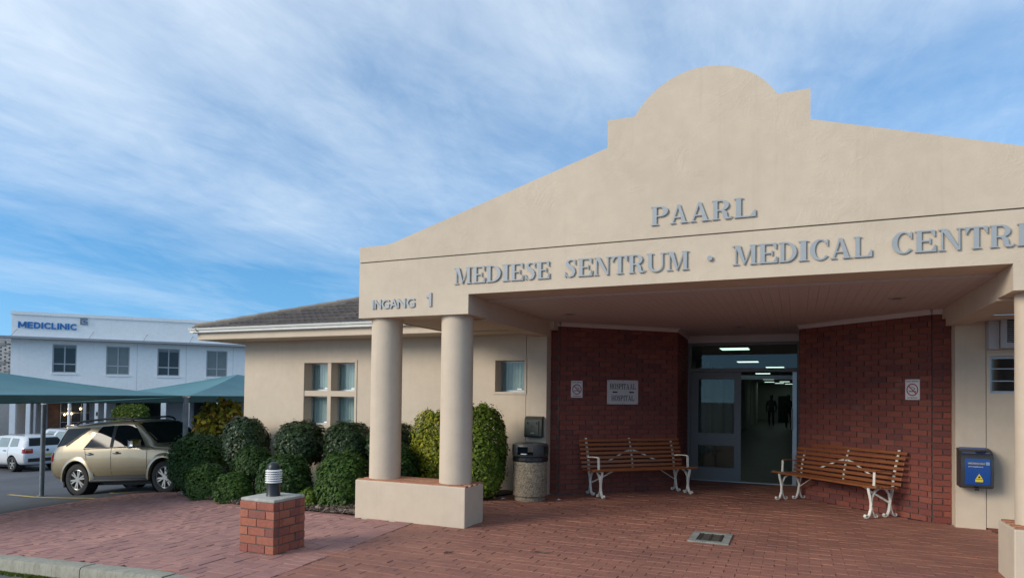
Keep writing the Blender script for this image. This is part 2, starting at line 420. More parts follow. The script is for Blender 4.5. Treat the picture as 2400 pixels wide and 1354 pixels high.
# right field: courses parallel to the facade
j = 0; y = 2.9
while y < 12.95:
    x = -4.6+(.1025 if j % 2 else 0)
    while x < 3.3:
        if inside((x, y), polyR): plist.append(('R', x, y, random.gauss(0, .006)))
        x += .205
    y += .1045; j += 1
# left field: herringbone
wq = .1035
for i_ in range(-96, 6):
    for j_ in range(-4, 70):
        s_ = (i_-j_) % 4
        x0_, y0_ = -4.2+i_*wq, 3.4+j_*wq
        if s_ == 0: x, y, a_ = x0_+wq, y0_+wq/2, 0
        elif s_ == 3: x, y, a_ = x0_+wq/2, y0_+wq, math.pi/2
        else: continue
        if x < JX(y)-.06 and inside((x, y), polyL): plist.append(('L', x, y, a_+random.gauss(0, .010)))
# border courses along the bed and along the car park
def along(poly, off, step, zone):
    pts = [Vector((*p, 0)) for p in poly]
    for a, b_ in zip(pts, pts[1:]):
        d = b_-a; n_ = max(1, int(d.length/step)); ang = math.atan2(d.y, d.x)
        nn = Vector((d.y, -d.x, 0)).normalized()
        for i in range(n_):
            p = a+d*((i+.5)/n_)+nn*off; plist.append((zone, p.x, p.y, ang+math.pi/2, True))
along([(JX(3.97)-.025, 3.97), (JX(6.85)-.025, 6.85)], -.1, .104, 'L'); along(BEDE, .02, .104, 'L'); along([(x_, y_) for x_, y_ in WEDGE], .02, .104, 'L')
scored = []
for q in plist:
    x, y = q[1], q[2]
    r_ = proj((x, y, gz(x)))
    sc = -1
    if r_ and -10 < r_[0] < 2410 and r_[1] < 1364: sc = 1/r_[2]**3
    scored.append((sc, q))
scored.sort(key=lambda s_: -s_[0])
rest = {'L': MB(), 'R': MB()}
PVERT = [tuple(v.co) for v in pm['L'].vertices]; PFACE = [tuple(p.vertices) for p in pm['L'].polygons]
for i, (sc, q) in enumerate(scored):
    z_, x, y, a = q[:4]
    if sc < 0 and (x > 3.1 or x < -13.6): continue
    top = gz(x)+random.uniform(-.004, .003)+(.004 if len(q) > 4 else 0)
    sy = slope_y(x)+random.gauss(0, .006); sxr = random.gauss(0, .006)
    mt = Matrix.Rotation(sy, 3, 'Y') @ Matrix.Rotation(sxr, 3, 'X') @ Matrix.Rotation(a, 3, 'Z')
    if i < 300:
        o = bpy.data.objects.new('paver', pm[z_]); COL.objects.link(o); o.parent = pave
        o.location = (x, y, top); o.rotation_euler = mt.to_euler()
    else:
        rest[z_].add([mt @ Vector(v)+Vector((x, y, top)) for v in PVERT], PFACE)
for z_ in 'LR': rest[z_].build('paver_field', m_pave[(z_, 1)], pave, kind='stuff', fix=False)
# moss in the joint between the fields
m_moss = leafmat('moss', [(.05, .075, .015), (.09, .13, .02), (.12, .15, .03)], .9, .1)
def tufts(pts, size, zoff=.0):
    m_ = MB()
    for (x, y, z) in pts:
        for _ in range(3):
            a = random.uniform(0, 6.28); s_ = size*random.uniform(.5, 1.2); d = Vector((math.cos(a), math.sin(a), 0))*s_
            p = Vector((x+random.gauss(0, size*.4), y+random.gauss(0, size*.4), z+zoff))
            m_.add([p-d*.5, p+d*.5, p+Vector((random.gauss(0, s_*.4), random.gauss(0, s_*.4), s_*.8))], [(0, 1, 2)])
    return m_
mp_ = []
for _ in range(200):
    y = random.triangular(3.9, 6.9, 4.9); mp_.append((JX(y)+random.gauss(0, .012)-.03, y, -.012))
for _ in range(160):
    if random.random() < .6: mp_.append((random.uniform(-5.06, -4.55), 4.875+random.gauss(0, .01), -.004))
    else: mp_.append((-4.575+random.gauss(0, .01), random.uniform(4.88, 5.33), -.004))
tag(tufts(mp_, .008).build('moss_tufts', m_moss, fix=False), 'green moss growing in the long joint of the brick paving', 'moss', kind='stuff')

# ------------------------------------------------------------------ kerb
kerb = MB(); kroot = None
kprof = [(0, -.30), (0, .0), (.12, .0), (.145, -.008), (.155, -.03), (.165, -.30)]   # offset towards the road, height
joints = [-16.5, -14.9, -13.4, -11.9, -10.5, -9.1, -7.72, -6.10, -4.86, -3.4, -1.9, -.4, 1.1, 2.6, 4.1]
kt = MB(); 
kbase = MB()
for a_, b_ in ((joints[0], joints[-1]),):
    n_ = 24
    for i in range(n_):
        x0 = a_+(b_-a_)*i/n_; x1 = a_+(b_-a_)*(i+1)/n_
        kbase.add([(x0, ky(x0)+.0, gz(x0)-.2), (x1, ky(x1)+.0, gz(x1)-.2), (x1, ky(x1)-.15, gz(x1)-.2), (x0, ky(x0)-.15, gz(x0)-.2)], [(0, 1, 2, 3)])
kroot = kbase.build('kerb', m_mortar_d); tag(kroot, kind='structure')
for x0, x1 in zip(joints, joints[1:]):
    m_ = MB(); n_ = 6; vs_ = []; fs = []
    dz = random.uniform(-.006, .006)
    for i in range(n_+1):
        x = x0+.008+(x1-x0-.016)*i/n_
        for off, h in kprof: vs_.append((x, ky(x)+.045-off, gz(x)+.006+h+dz))
    k_ = len(kprof)
    for i in range(n_):
        for q in range(k_-1): fs.append((i*k_+q, i*k_+q+1, (i+1)*k_+q+1, (i+1)*k_+q))
    fs += [tuple(range(k_)), tuple(n_*k_+q for q in range(k_))]
    m_.add(vs_, fs).build('kerb_stone', m_kerb, kroot, smooth=35)
mp_ = []
for _ in range(1500):
    x = random.uniform(-8.6, -5.0); mp_.append((x, ky(x)-.13-abs(random.gauss(0, .028)), ground_z(x, 3)+.002))
tag(tufts(mp_, .022).build('moss_strip', m_moss, fix=False), 'bright green moss strip along the foot of the kerb', 'moss', kind='stuff')

# painted lines in the car park
def paint(name, pts, w, mat):
    m_ = MB(); pts = [Vector((*p, 0)) for p in pts]
    for i, p in enumerate(pts):
        d = (pts[min(i+1, len(pts)-1)]-pts[max(i-1, 0)]).normalized(); nn = Vector((-d.y, d.x, 0))*w/2
        for q in (p-nn, p+nn): m_.v.append((q.x, q.y, ground_z(q.x, q.y)+.005))
    m_.f = [(2*i, 2*i+2, 2*i+3, 2*i+1) for i in range(len(pts)-1)]
    return tag(m_.build(name, mat), kind='structure')
paint('yellow_bay_line', [(-17.5+i*.45, 9.8-.055*i*1.1) for i in range(10)], .10, m_yellow)
for cx_, cy_, r_ in ((-16.2, 8.3, .42), (-14.2, 10.6, .45)):
    paint('yellow_bay_ring', [(cx_+r_*math.cos(a*.2618), cy_+r_*math.sin(a*.2618)) for a in range(25)], .07, m_yellow)
paint('white_bay_line', [(-14.6+.1*i, 7.0+.02*i) for i in range(12)], .08, m_white)

# ------------------------------------------------------------------ medical centre
YF, TB = 6.894, 7.392
CX = -.931
B = thing('medical_centre', (-3.0, 9.7, 0), 'cream plastered single-storey centre with curved gable portico and round columns', 'building')
XA, XB, XC_, XD = -5.137, -3.568, 1.706, 3.275
ZB, ZC, ZG = 2.516, 2.749, 3.221
# front beam (below the groove) and gable (above it)
low = [(XA, ZB), (XB, ZB), (XB, ZC), (XC_, ZC), (XC_, ZB), (XD, ZB), (XD, ZG-.007), (XA, ZG-.007)]
MB().prism(low, 'y', YF, TB).build('portico_beam', m_plaster, B)
gc = -.893
def arc(n_=28):
    half, rise = .706, .402; rad = (half*half+rise*rise)/(2*rise); zc = 4.955-rad; a0 = math.asin(half/rad)
    return [(gc+rad*math.sin(-a0+2*a0*i/n_), zc+rad*math.cos(-a0+2*a0*i/n_)) for i in range(n_+1)]
left = [(XA, ZG+.007), (XA, 3.424), (-4.80, 3.424), (-4.70, 3.430), (-4.62, 3.448), (-4.52, 3.478), (gc-1.003, 4.256), (gc-1.003, 4.555), (gc-.706, 4.555)]
up = left[1:-1]+arc()+[(2*gc-x, z) for x, z in reversed(left[1:-1])]
up[-1] = (XD, 3.424)
gab = [(XA, ZG+.007)]+up+[(XD, ZG+.007)]
MB().prism(gab, 'y', YF, YF+.36).build('gable', m_plaster, B)
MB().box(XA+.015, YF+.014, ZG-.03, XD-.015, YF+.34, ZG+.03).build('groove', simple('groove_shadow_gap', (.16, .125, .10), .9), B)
# plinths, coping, columns
HP = .485; DP = .494; YP = 6.86
coptile = MB().box(-.108, -.031, -.02, .108, .031, 0).mesh('coping_brick', pieces_mat('coping_brick', [(.42, .19, .10), (.36, .15, .085), (.46, .22, .12)], .7, False, .2, 40, .3, 120))
for x0, x1, cols_ in ((-5.121, -3.560, (-4.867, -3.838)), (2*CX+3.560, 2*CX+5.121, (2*CX+3.838, 2*CX+4.867))):
    m_ = MB().rbox(x0, YP, -.25, x1, YP+DP, HP-.012, .012)
    pl = m_.build('plinth', m_plaster_s, B)
    x = x0+.13; k_ = 0
    for r_ in range(7):
        y_ = YP+.045+r_*.0675
        xx = x0+.02+(.11 if r_ % 2 else .0)+.108
        while xx < x1-.10:
            piece('coping_brick', coptile, pl, (xx, y_, HP+random.uniform(-.001, .001)))
            xx += .221
    for cxx in cols_:
        MB().lathe([(.2, HP-.03), (.2, HP+.3), (.1985, 1.5), (.197, ZB-.2), (.2, ZB+.02)], (cxx, 7.141, 0), 48).build('column', m_plaster_s, B, smooth=50)
# side beams
for x0, x1 in ((XB-.25, XB), (XC_, XC_+.25)):
    MB().box(x0, TB+.002, ZB-.02, x1, 9.698, 2.95).build('side_beam', m_plaster_s, B)
MB().box(-3.96, YW if 0 else 9.952, 2.4, -3.45, 10.2, 2.9).box(1.61, 9.952, 2.4, 2.12, 10.2, 2.9).box(XB-.25, 9.7, 2.605, XB+.06, 9.95, 2.93).box(XC_-.0, 9.7, 2.605, XC_+.25, 9.95, 2.93).build('gap_filler_block', m_plaster_s, B)  # blocks added to close gaps above the piers where light leaked in
# wing walls with window openings (y = 9.70 front)
YW = 9.70
def wall_with_holes(name, x0, x1, z0, z1, holes, mat, th=.25, y=YW):
    xs_ = sorted({x0, x1, *[h for q in holes for h in q[:2]]}); zs_ = sorted({z0, z1, *[h for q in holes for h in q[2:]]})
    m_ = MB()
    idx = {}
    def V(x, yy, z):
        k_ = (round(x, 4), round(yy, 4), round(z, 4))
        if k_ not in idx: idx[k_] = len(m_.v); m_.v.append((x, yy, z))
        return idx[k_]
    def solid(i, j):
        if i < 0 or j < 0 or i >= len(xs_)-1 or j >= len(zs_)-1: return False
        cx_, cz_ = (xs_[i]+xs_[i+1])/2, (zs_[j]+zs_[j+1])/2
        return not any(a < cx_ < b_ and c_ < cz_ < d_ for a, b_, c_, d_ in holes)
    for i in range(len(xs_)-1):
        for j in range(len(zs_)-1):
            if not solid(i, j): continue
            a, b_, c_, d_ = xs_[i], xs_[i+1], zs_[j], zs_[j+1]
            m_.f.append((V(a, y, c_), V(b_, y, c_), V(b_, y, d_), V(a, y, d_)))
            m_.f.append((V(b_, y+th, c_), V(a, y+th, c_), V(a, y+th, d_), V(b_, y+th, d_)))
            if not solid(i-1, j): m_.f.append((V(a, y+th, c_), V(a, y, c_), V(a, y, d_), V(a, y+th, d_)))
            if not solid(i+1, j): m_.f.append((V(b_, y, c_), V(b_, y+th, c_), V(b_, y+th, d_), V(b_, y, d_)))
            if not solid(i, j-1): m_.f.append((V(a, y+th, c_), V(b_, y+th, c_), V(b_, y, c_), V(a, y, c_)))
            if not solid(i, j+1): m_.f.append((V(a, y, d_), V(b_, y, d_), V(b_, y+th, d_), V(a, y+th, d_)))
    return m_.build(name, mat, B)
W1 = [(-8.43, -7.90, 1.60, 2.11), (-7.82, -7.29, 1.60, 2.11), (-8.43, -7.90, .97, 1.50), (-7.82, -7.29, .97, 1.50)]
W2 = [(-4.50, -3.995, 1.615, 2.12)]
wall_with_holes('wing_wall', -9.914, -3.970, -.9, 2.60, W1+W2, m_plaster_s)
wall_with_holes('pier', -3.962, -3.617, -.05, 2.60, [], m_plaster_s, .26)
MB().box(-3.972, YW+.02, 0, -3.960, YW+.2, 2.55).build('expansion_joint', m_mortar_d, B)
WR = [(2.165, 3.05, 1.66, 2.11)]
wall_with_holes('wing_wall', 2.128, 6.5, .02, 2.60, WR, m_plaster_s)
wall_with_holes('pier', 1.806, 2.120, -.05, 2.60, [], m_plaster_s, .26)
MB().box(2.118, YW+.02, 0, 2.130, YW+.2, 2.55).build('expansion_joint', m_mortar_d, B)
MB().box(-9.913, YW+.25, -1.0, -9.66, 19.0, 2.60).build('wing_side_wall', m_plaster_s, B)
# raised plaster bands round the windows
def band(x0, x1, z0, z1, w=.045):
    m_ = MB(); y0, y1 = YW-.012, YW+.01
    m_.box(x0-w, y0, z1, x1+w, y1, z1+w); m_.box(x0-w, y0, z0-w, x1+w, y1, z0); m_.box(x0-w, y0, z0+.0005, x0, y1, z1-.0005); m_.box(x1, y0, z0+.0005, x1+w, y1, z1-.0005)
    return m_.build('window_surround', m_plaster_s, B)
band(-8.435, -7.285, .965, 2.115); band(-4.505, -3.992, 1.61, 2.125, .035)
def window(hole, deep=.20, blind=m_blind, glass=m_glass, frame=m_alu, bars=0):
    x0, x1, z0, z1 = hole; y = YW+deep; w = .028
    fr = MB().box(x0, y, z0, x0+w, y+.03, z1).box(x1-w, y, z0, x1, y+.03, z1).box(x0+w, y, z0, x1-w, y+.03, z0+w).box(x0+w, y, z1-w, x1-w, y+.03, z1)
    for i in range(bars):
        zb = z0+(z1-z0)*(i+1)/(bars+1); fr.box(x0+w, y+.004, zb-.006, x1-w, y+.02, zb+.006)
    fo = fr.build('window', frame, B)
    MB().box(x0+w, y+.012, z0+w, x1-w, y+.016, z1-w).build('pane', glass, fo)
    bl = MB(); n_ = 9
    for i in range(n_):       # hanging vertical blind slats, a little turned
        a = x0+(x1-x0)*i/n_; b_ = x0+(x1-x0)*(i+1)/n_; yy = y+.08
        bl.add([(a, yy+.012*(i % 2), z0), (b_-.004, yy+.012*((i+1) % 2), z0), (b_-.004, yy+.012*((i+1) % 2), z1), (a, yy+.012*(i % 2), z1)], [(0, 1, 2, 3)])
    bl.build('blind', blind, fo)
    bk = MB().box(x0+w*.5, y+.13, z0, x1-w*.5, y+.15, z1).build('backing', m_grey, fo)
    MB().box((x0+x1)/2+.05, y-.012, z0+w+.005, (x0+x1)/2+.13, y, z0+w+.03).build('latch', m_white, fo)
for h_ in W1+W2: window(h_)
window(WR[0], .06, m_grey, m_dglass, m_alu, 2)
# footing bricks under the wing wall beside the bin and at the right
fbm = MB().box(-.108, -.03, -.036, .108, .03, .036).mesh('footing_brick', m_brick)
for i in range(3):
    piece('footing_brick', fbm, B, (-4.72+i*.23, YW+.035, -.02+.055))
for i in range(4): piece('footing_brick', fbm, B, (2.25+i*.23, YW+.03, -.02))
# eaves: soffit, fascia, gutter
EX, EY = -10.514, 9.10
MB().box(EX+.02, EY+.02, 2.535, -3.83, YW+.02, 2.55).box(EX+.02, YW+.02, 2.535, -9.9, 19, 2.55).build('eaves_soffit', m_plaster_s, B)
MB().box(-5.06, TB+.004, 2.552, -3.82, EY+.02, 2.575).build('eaves_soffit', m_plaster_s, B)
MB().box(EX, EY, 2.543, -5.075, EY+.025, 2.68).build('fascia', m_plaster_s, B)
MB().box(EX, EY+.025, 2.543, EX+.025, 19, 2.68).build('fascia', m_plaster_s, B)
MB().box(XA+.03, TB+.004, 2.543, XA+.055, EY-.002, 2.9).build('fascia', m_plaster_s, B)
gp = [(0, 0), (-.005, .045), (-.03, .055), (-.075, .058), (-.11, .075), (-.125, .105), (-.118, .105), (-.102, .082), (-.07, .066), (-.03, .063), (.004, .05), (.01, .0)]
def gutter(x0, x1, yb, zb):
    pr_ = [(yb+q[0], zb+q[1]) for q in [(.0, .01), (-.06, .01), (-.075, .02), (-.08, .05), (-.10, .065), (-.115, .10), (-.108, .10), (-.09, .07), (-.07, .055), (-.065, .03), (0, .025)]]
    return MB().prism(pr_, 'x', x0, x1).build('gutter', m_gutter, B)
gutter(EX-.13, -5.08, EY-.003, 2.655)
MB().prism([(EX-.003+q[0], 2.655+q[1]) for q in [(.0, .01), (-.06, .01), (-.08, .05), (-.115, .10), (-.105, .10), (-.07, .055), (0, .025)]], 'y', EY-.1, 19).build('gutter', m_gutter, B)
# right wing eaves
MB().box(1.96, EY+.02, 2.535, 6.6, YW+.02, 2.55).build('eaves_soffit', m_plaster_s, B)
MB().box(1.96, TB+.004, 2.552, 3.2, EY+.02, 2.575).build('eaves_soffit', m_plaster_s, B)
MB().box(3.25, EY, 2.543, 6.6, EY+.025, 2.68).build('fascia', m_plaster_s, B)
# roofs
PITCH_T = .335
ZE = 2.735
def tile_mesh():
    m_ = MB(); w, l = .30, .36; n_ = 10; vs_ = []; 
    prof = []
    for i in range(n_+1):
        u = i/n_; prof.append((u*w-w/2, .020*max(0, math.sin(u*4*math.pi))**.8 if math.sin(u*4*math.pi) > 0 else 0))
    k_ = n_+1
    for yy, dz in ((-l/2, .034), (l/2, .0)):
        for x, z in prof: vs_.append((x, yy, z+dz+.012))
    for x, z in prof: vs_.append((x, -l/2, z*.6-.006))
    fs = [(i, i+1, k_+i+1, k_+i) for i in range(n_)]+[(2*k_+i, 2*k_+i+1, i+1, i) for i in range(n_)]
    return m_.add(vs_, fs).mesh('roof_tile', m_tile, fix=False)
tm = tile_mesh()
rs = MB()
y_r = EY+3.6
hipx = EX+3.6
rs.add([(EX-.03, EY-.03, ZE-.04), (-5.0, EY-.03, ZE-.04), (-5.0, y_r, ZE-.04+PITCH_T*3.63), (hipx, y_r, ZE-.04+PITCH_T*3.63)], [(0, 1, 2, 3)])
rs.add([(EX-.03, EY-.03, ZE-.04), (hipx, y_r, ZE-.04+PITCH_T*3.63), (hipx, 19, ZE-.04+PITCH_T*3.63), (EX-.03, 19, ZE-.04)], [(0, 1, 2, 3)])
roof = rs.build('roof', m_mortar_d, B)
ta = math.atan(PITCH_T)
row = 0; s_ = .14
while s_ < 3.6:
    yy = EY-.04+s_*math.cos(ta); zc_ = ZE-.005+s_*math.sin(ta)
    xx = EX-.05+.15
    while xx < -5.0:
        if xx-.02 > EX-.03+(yy-EY):
            piece('roof_tile', tm, roof, (xx, yy, zc_), rotx=ta)
        xx += .30
    s_ += .335; row += 1
# hip caps
hc = MB(); pr_ = [(-.14, -.05), (-.11, .045), (-.04, .085), (.04, .085), (.11, .045), (.14, -.05)]
hc.v = [(p[0]*s2, yy, p[1]*s2) for yy, s2 in ((-.21, 1.06), (.21, .94)) for p in pr_]; hc.f = [(i, i+1, 7+i, 6+i) for i in range(5)]+[tuple(range(6))]
hcm = hc.mesh('hip_cap', m_ridge, smooth=True)
hd = Vector((1, 1, PITCH_T)); hl = hd.length
for i in range(13):
    p = Vector((EX-.02, EY-.02, ZE+.02))+hd/hl*(.2+i*.385)
    o = piece('hip_cap', hcm, roof, p); o.rotation_euler = hd.to_track_quat('Y', 'Z').to_euler()
# roof behind the gable and over the main block
m_ = MB()
za, zb_ = 2.80, 4.15
m_.add([(XA+.05, YF+.38, 3.2), (gc, YF+.38, zb_), (gc, 19, zb_), (XA+.05, 19, 3.2)], [(0, 1, 2, 3)])
m_.add([(gc, YF+.38, zb_), (XD-.05, YF+.38, 3.2), (XD-.05, 19, 3.2), (gc, 19, zb_)], [(0, 1, 2, 3)])
m_.add([(XD-.05, EY-.03, 2.7), (6.6, EY-.03, 2.7), (6.6, 14, 4.2), (XD-.05, 14, 4.2)], [(0, 1, 2, 3)])
m_.build('main_roof', m_tile, B)
# portico ceiling: boards, and a solid panel added above them to block light leaks
sf = MB().box(XB-.02, TB-.01, 2.752, XC_+.02, 13.0, 2.80).build('portico_ceiling', m_soffit, B)
nb = 53; bw = (XC_-XB)/nb
bmsh = MB().box(-bw/2+.001, TB+.004, 2.732, bw/2-.001, 12.99, 2.751).mesh('ceiling_board', m_soffit)
for i in range(nb): piece('ceiling_board', bmsh, sf, (XB+bw*(i+.5), 0, 0))
# brick walls of the recess
P_L = [(-3.614, 9.905), (-3.470, 9.905), (-1.887, 11.40), (-1.942, 12.90)]
P_R = [(.050, 12.90), (.050, 11.40), (1.600, 9.930), (1.803, 9.930)]
bricks = []
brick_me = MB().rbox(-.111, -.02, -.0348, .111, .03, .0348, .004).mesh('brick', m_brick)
walls = {}
for nm, poly in (('L', P_L), ('R', P_R)):
    core = MB()
    n_ = len(poly); nb_ = []
    for a, b_ in zip(poly, poly[1:]):
        d = Vector((b_[0]-a[0], b_[1]-a[1], 0)); nn = Vector((-d.y, d.x, 0)).normalized()
        q0 = Vector((*a, 0))-nn*.005; q1 = Vector((*b_, 0))-nn*.005
        core.add([q0, q1, q1+nn*.2, q0+nn*.2, *[p+Vector((0, 0, 2.73)) for p in (q0, q1, q1+nn*.2, q0+nn*.2)]],
                 [(0, 1, 5, 4), (1, 2, 6, 5), (2, 3, 7, 6), (3, 0, 4, 7), (4, 5, 6, 7)])
        length = d.length; ang = math.atan2(d.y, d.x); dn = d.normalized()
        for c_ in range(36):
            z = .038+c_*.0785
            if z > 2.70: break
            s0 = -.116 if c_ % 2 else 0
            while s0 < length-.02:
                l0, l1 = max(s0, 0)+.002, min(s0+.222, length)-.002
                if l1-l0 > .03:
                    p = Vector((*a, 0))+dn*((l0+l1)/2)+nn*.0+Vector((0, 0, z))
                    bricks.append((nm, p, ang, (l1-l0)/.222))
                s0 += .232
    walls[nm] = core.build('brick_wall', m_mortar, B)
def vis(q):
    r_ = proj(q[1]); return (1/r_[2]**2)*(1 if q[1].z < 2.3 else .3)*(q[3] > .6) if r_ else -1
BV = [tuple(v.co) for v in brick_me.vertices]; BF = [tuple(p.vertices) for p in brick_me.polygons]
for nm in 'LR':
    mine = sorted([q for q in bricks if q[0] == nm], key=vis, reverse=True); rest_ = MB()
    for i, (_, p, ang, sc) in enumerate(mine):
        p = p+Vector((random.gauss(0, .0015), random.gauss(0, .0015), 0)); ra = random.gauss(0, .004)
        if i < 150: piece('brick', brick_me, walls[nm], p, ang+ra, (sc, 1, 1))
        else:
            mt = Matrix.Translation(p) @ Matrix.Rotation(ang+ra, 4, 'Z') @ Matrix.Diagonal((sc, 1, 1, 1))
            rest_.add([mt @ Vector(v) for v in BV], BF)
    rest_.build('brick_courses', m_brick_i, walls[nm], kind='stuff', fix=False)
    poly = P_L if nm == 'L' else P_R
    # cornice where wall meets ceiling
    cm = MB()
    for a, b_ in zip(poly, poly[1:]):
        d = Vector((b_[0]-a[0], b_[1]-a[1], 0)); nn = Vector((d.y, -d.x, 0)).normalized()
        q0, q1 = Vector((*a, 0)), Vector((*b_, 0))
        pr2 = [(.0, 2.668), (.022, 2.668), (.03, 2.70), (.055, 2.7315), (.0, 2.7315)]
        vs_ = [q+nn*o_+Vector((0, 0, z)) for q in (q0, q1) for o_, z in pr2]
        cm.add(vs_, [(i, (i+1) % 5, 5+(i+1) % 5, 5+i) for i in range(5)]+[(4, 3, 2, 1, 0), (5, 6, 7, 8, 9)])
    cm.build('cornice', m_soffit, B)
# lintel, door set
YD = 12.90
MB().box(-1.95, YD-.03, 2.60, .06, YD+.2, 2.7315).build('lintel', m_soffit, B)
ent = thing('entrance_door', (-.95, YD, 0), 'grey aluminium entrance doors with glass panels and a clear transom, one leaf slid open', 'door')
fr = MB()
fr.box(-1.93, YD-.02, 0, -1.865, YD+.08, 2.598).box(0, YD-.02, 0, .05, YD+.08, 2.598).box(-1.865, YD-.02, 2.545, 0, YD+.08, 2.598).box(-1.865, YD-.021, 2.05, 0, YD+.08, 2.12)
fr.build('frame', m_aludark, ent)
MB().box(-1.865, YD+.02, 2.12, 0, YD+.026, 2.545).build('transom_pane', m_glass, ent)
def leaf(name, x0, x1, panes, y):
    m_ = MB(); xs_ = [p_ for p_ in panes[0][:2]]
    a, b_ = panes[0][0], panes[0][1]
    m_.box(x0, y, .01, a, y+.045, 2.045).box(b_, y, .01, x1, y+.045, 2.045)
    zs_ = [.01]
    for p_ in sorted(panes, key=lambda q: q[2]): zs_ += [p_[2], p_[3]]
    zs_.append(2.045)
    for i in range(0, len(zs_), 2): m_.box(a, y+.001, zs_[i], b_, y+.044, zs_[i+1])
    o = m_.build(name, m_aludark, ent)
    for p_ in panes: MB().box(p_[0], y+.018, p_[2], p_[1], y+.024, p_[3]).build('pane', m_glass, o)
    return o
lf = leaf('door_leaf', -1.862, -.955, [(-1.726, -1.075, .90, 1.91), (-1.726, -1.075, .255, .67)], YD)
ed = MB().box(-.075, YD-.06, .01, -.005, YD-.022, 2.04).build('door_edge', m_alu, ent)
MB().tube([(-.085, YD-.10, 1.0), (-.085, YD-.13, 1.02), (-.085, YD-.13, 1.36), (-.085, YD-.10, 1.38)], .011, 8).build('handle', m_alu, ent)
MB().box(-.09, YD-.07, .86, -.075, YD-.03, .95).build('lock', m_black, ent)
MB().box(-1.86, YD-.03, .001, 0, YD+.1, .012).build('threshold', m_alu, ent)
# corridor behind the doors
m_cwall = simple('corridor_wall', (.44, .45, .42), .5, var=.04); m_cfloor = simple('corridor_floor', (.10, .105, .105), .5, var=.1, vscale=1.5)
m_cceil = simple('corridor_ceiling', (.40, .42, .41), .8, var=.05)
cor = MB().box(-2.8, YD+.2, -.06, 1.6, 52, -.002).build('corridor_floor', m_cfloor, B)
MB().box(-2.8, YD+.2, 2.62, 1.6, 52, 2.70).build('corridor_ceiling', m_cceil, B)
MB().box(-2.9, YD+.2, 0, -2.7, 52, 2.62).box(1.5, YD+.2, 0, 1.7, 52, 2.62).box(-2.8, 51.8, 0, 1.6, 52, 2.62).build('corridor_wall', m_cwall, B)
MB().box(-2.9, YD+.081, 0, -1.93, YD+.2, 2.70).box(.05, YD+.081, 0, 1.7, YD+.2, 2.70).build('corridor_wall', m_cwall, B)
for i in range(9): MB().cyl((-2.45, 15.5+i*3.6, 0), (-2.45, 15.5+i*3.6, 2.62), .17, n=18).build('corridor_column', m_cwall, B, smooth=40)
MB().box(-2.69, 17.0, 2.02, 1.5, 17.06, 2.12).build('inner_door_header', m_alu, B)
# a dark reception block at the far end
MB().box(-1.15, 47, 0, -.55, 48.5, 1.75).build('far_screen', m_black, B)
m_tube = emit('corridor_light', (.74, 1.0, .86), 1.25)
lx = [(-1.22, 14.7), (-1.30, 20.0), (-.68, 23.6), (-1.32, 29.5), (-.78, 36.0), (-1.45, 38.5), (-.7, 43.5), (-1.6, 44.5), (-1.1, 48.0), (-.5, 50.2)]
names_ = ['nearest', 'second nearest', 'third nearest', 'fourth nearest', 'fifth nearest', 'sixth nearest', 'seventh nearest', 'eighth nearest', 'ninth nearest', 'farthest']
for (x_, y_), nme in zip(lx, names_):
    r_ = thing('ceiling_light', (x_, y_, 2.618), 'bright greenish ceiling light panel in the corridor, %s to the door' % nme, 'ceiling light', 'ceiling lights in the corridor')
    MB().box(x_-.31, y_-.31, 2.606, x_+.31, y_+.31, 2.618).build('tray', m_white, r_)
    MB().box(x_-.28, y_-.28, 2.600, x_+.28, y_+.28, 2.606).build('diffuser', m_tube, r_)
# downlights in the portico ceiling
for (x_, y_), wh in (((-3.0, 8.95), 'near the left beam'), ((-.87, 11.36), 'in front of the doors'), ((1.05, 8.68), 'near the right beam')):
    r_ = thing('downlight', (x_, y_, 2.73), 'small round unlit downlight in the portico ceiling %s' % wh, 'downlight', 'downlights in the portico ceiling')
    MB().lathe([(.05, 2.737), (.052, 2.728), (.085, 2.726), (.09, 2.731)], (x_, y_, 0), 24).build('ring', m_alu, r_, smooth=30)
    MB().cyl((x_, y_, 2.7302), (x_, y_, 2.7312), .052, n=20).build('lens', m_grey, r_)

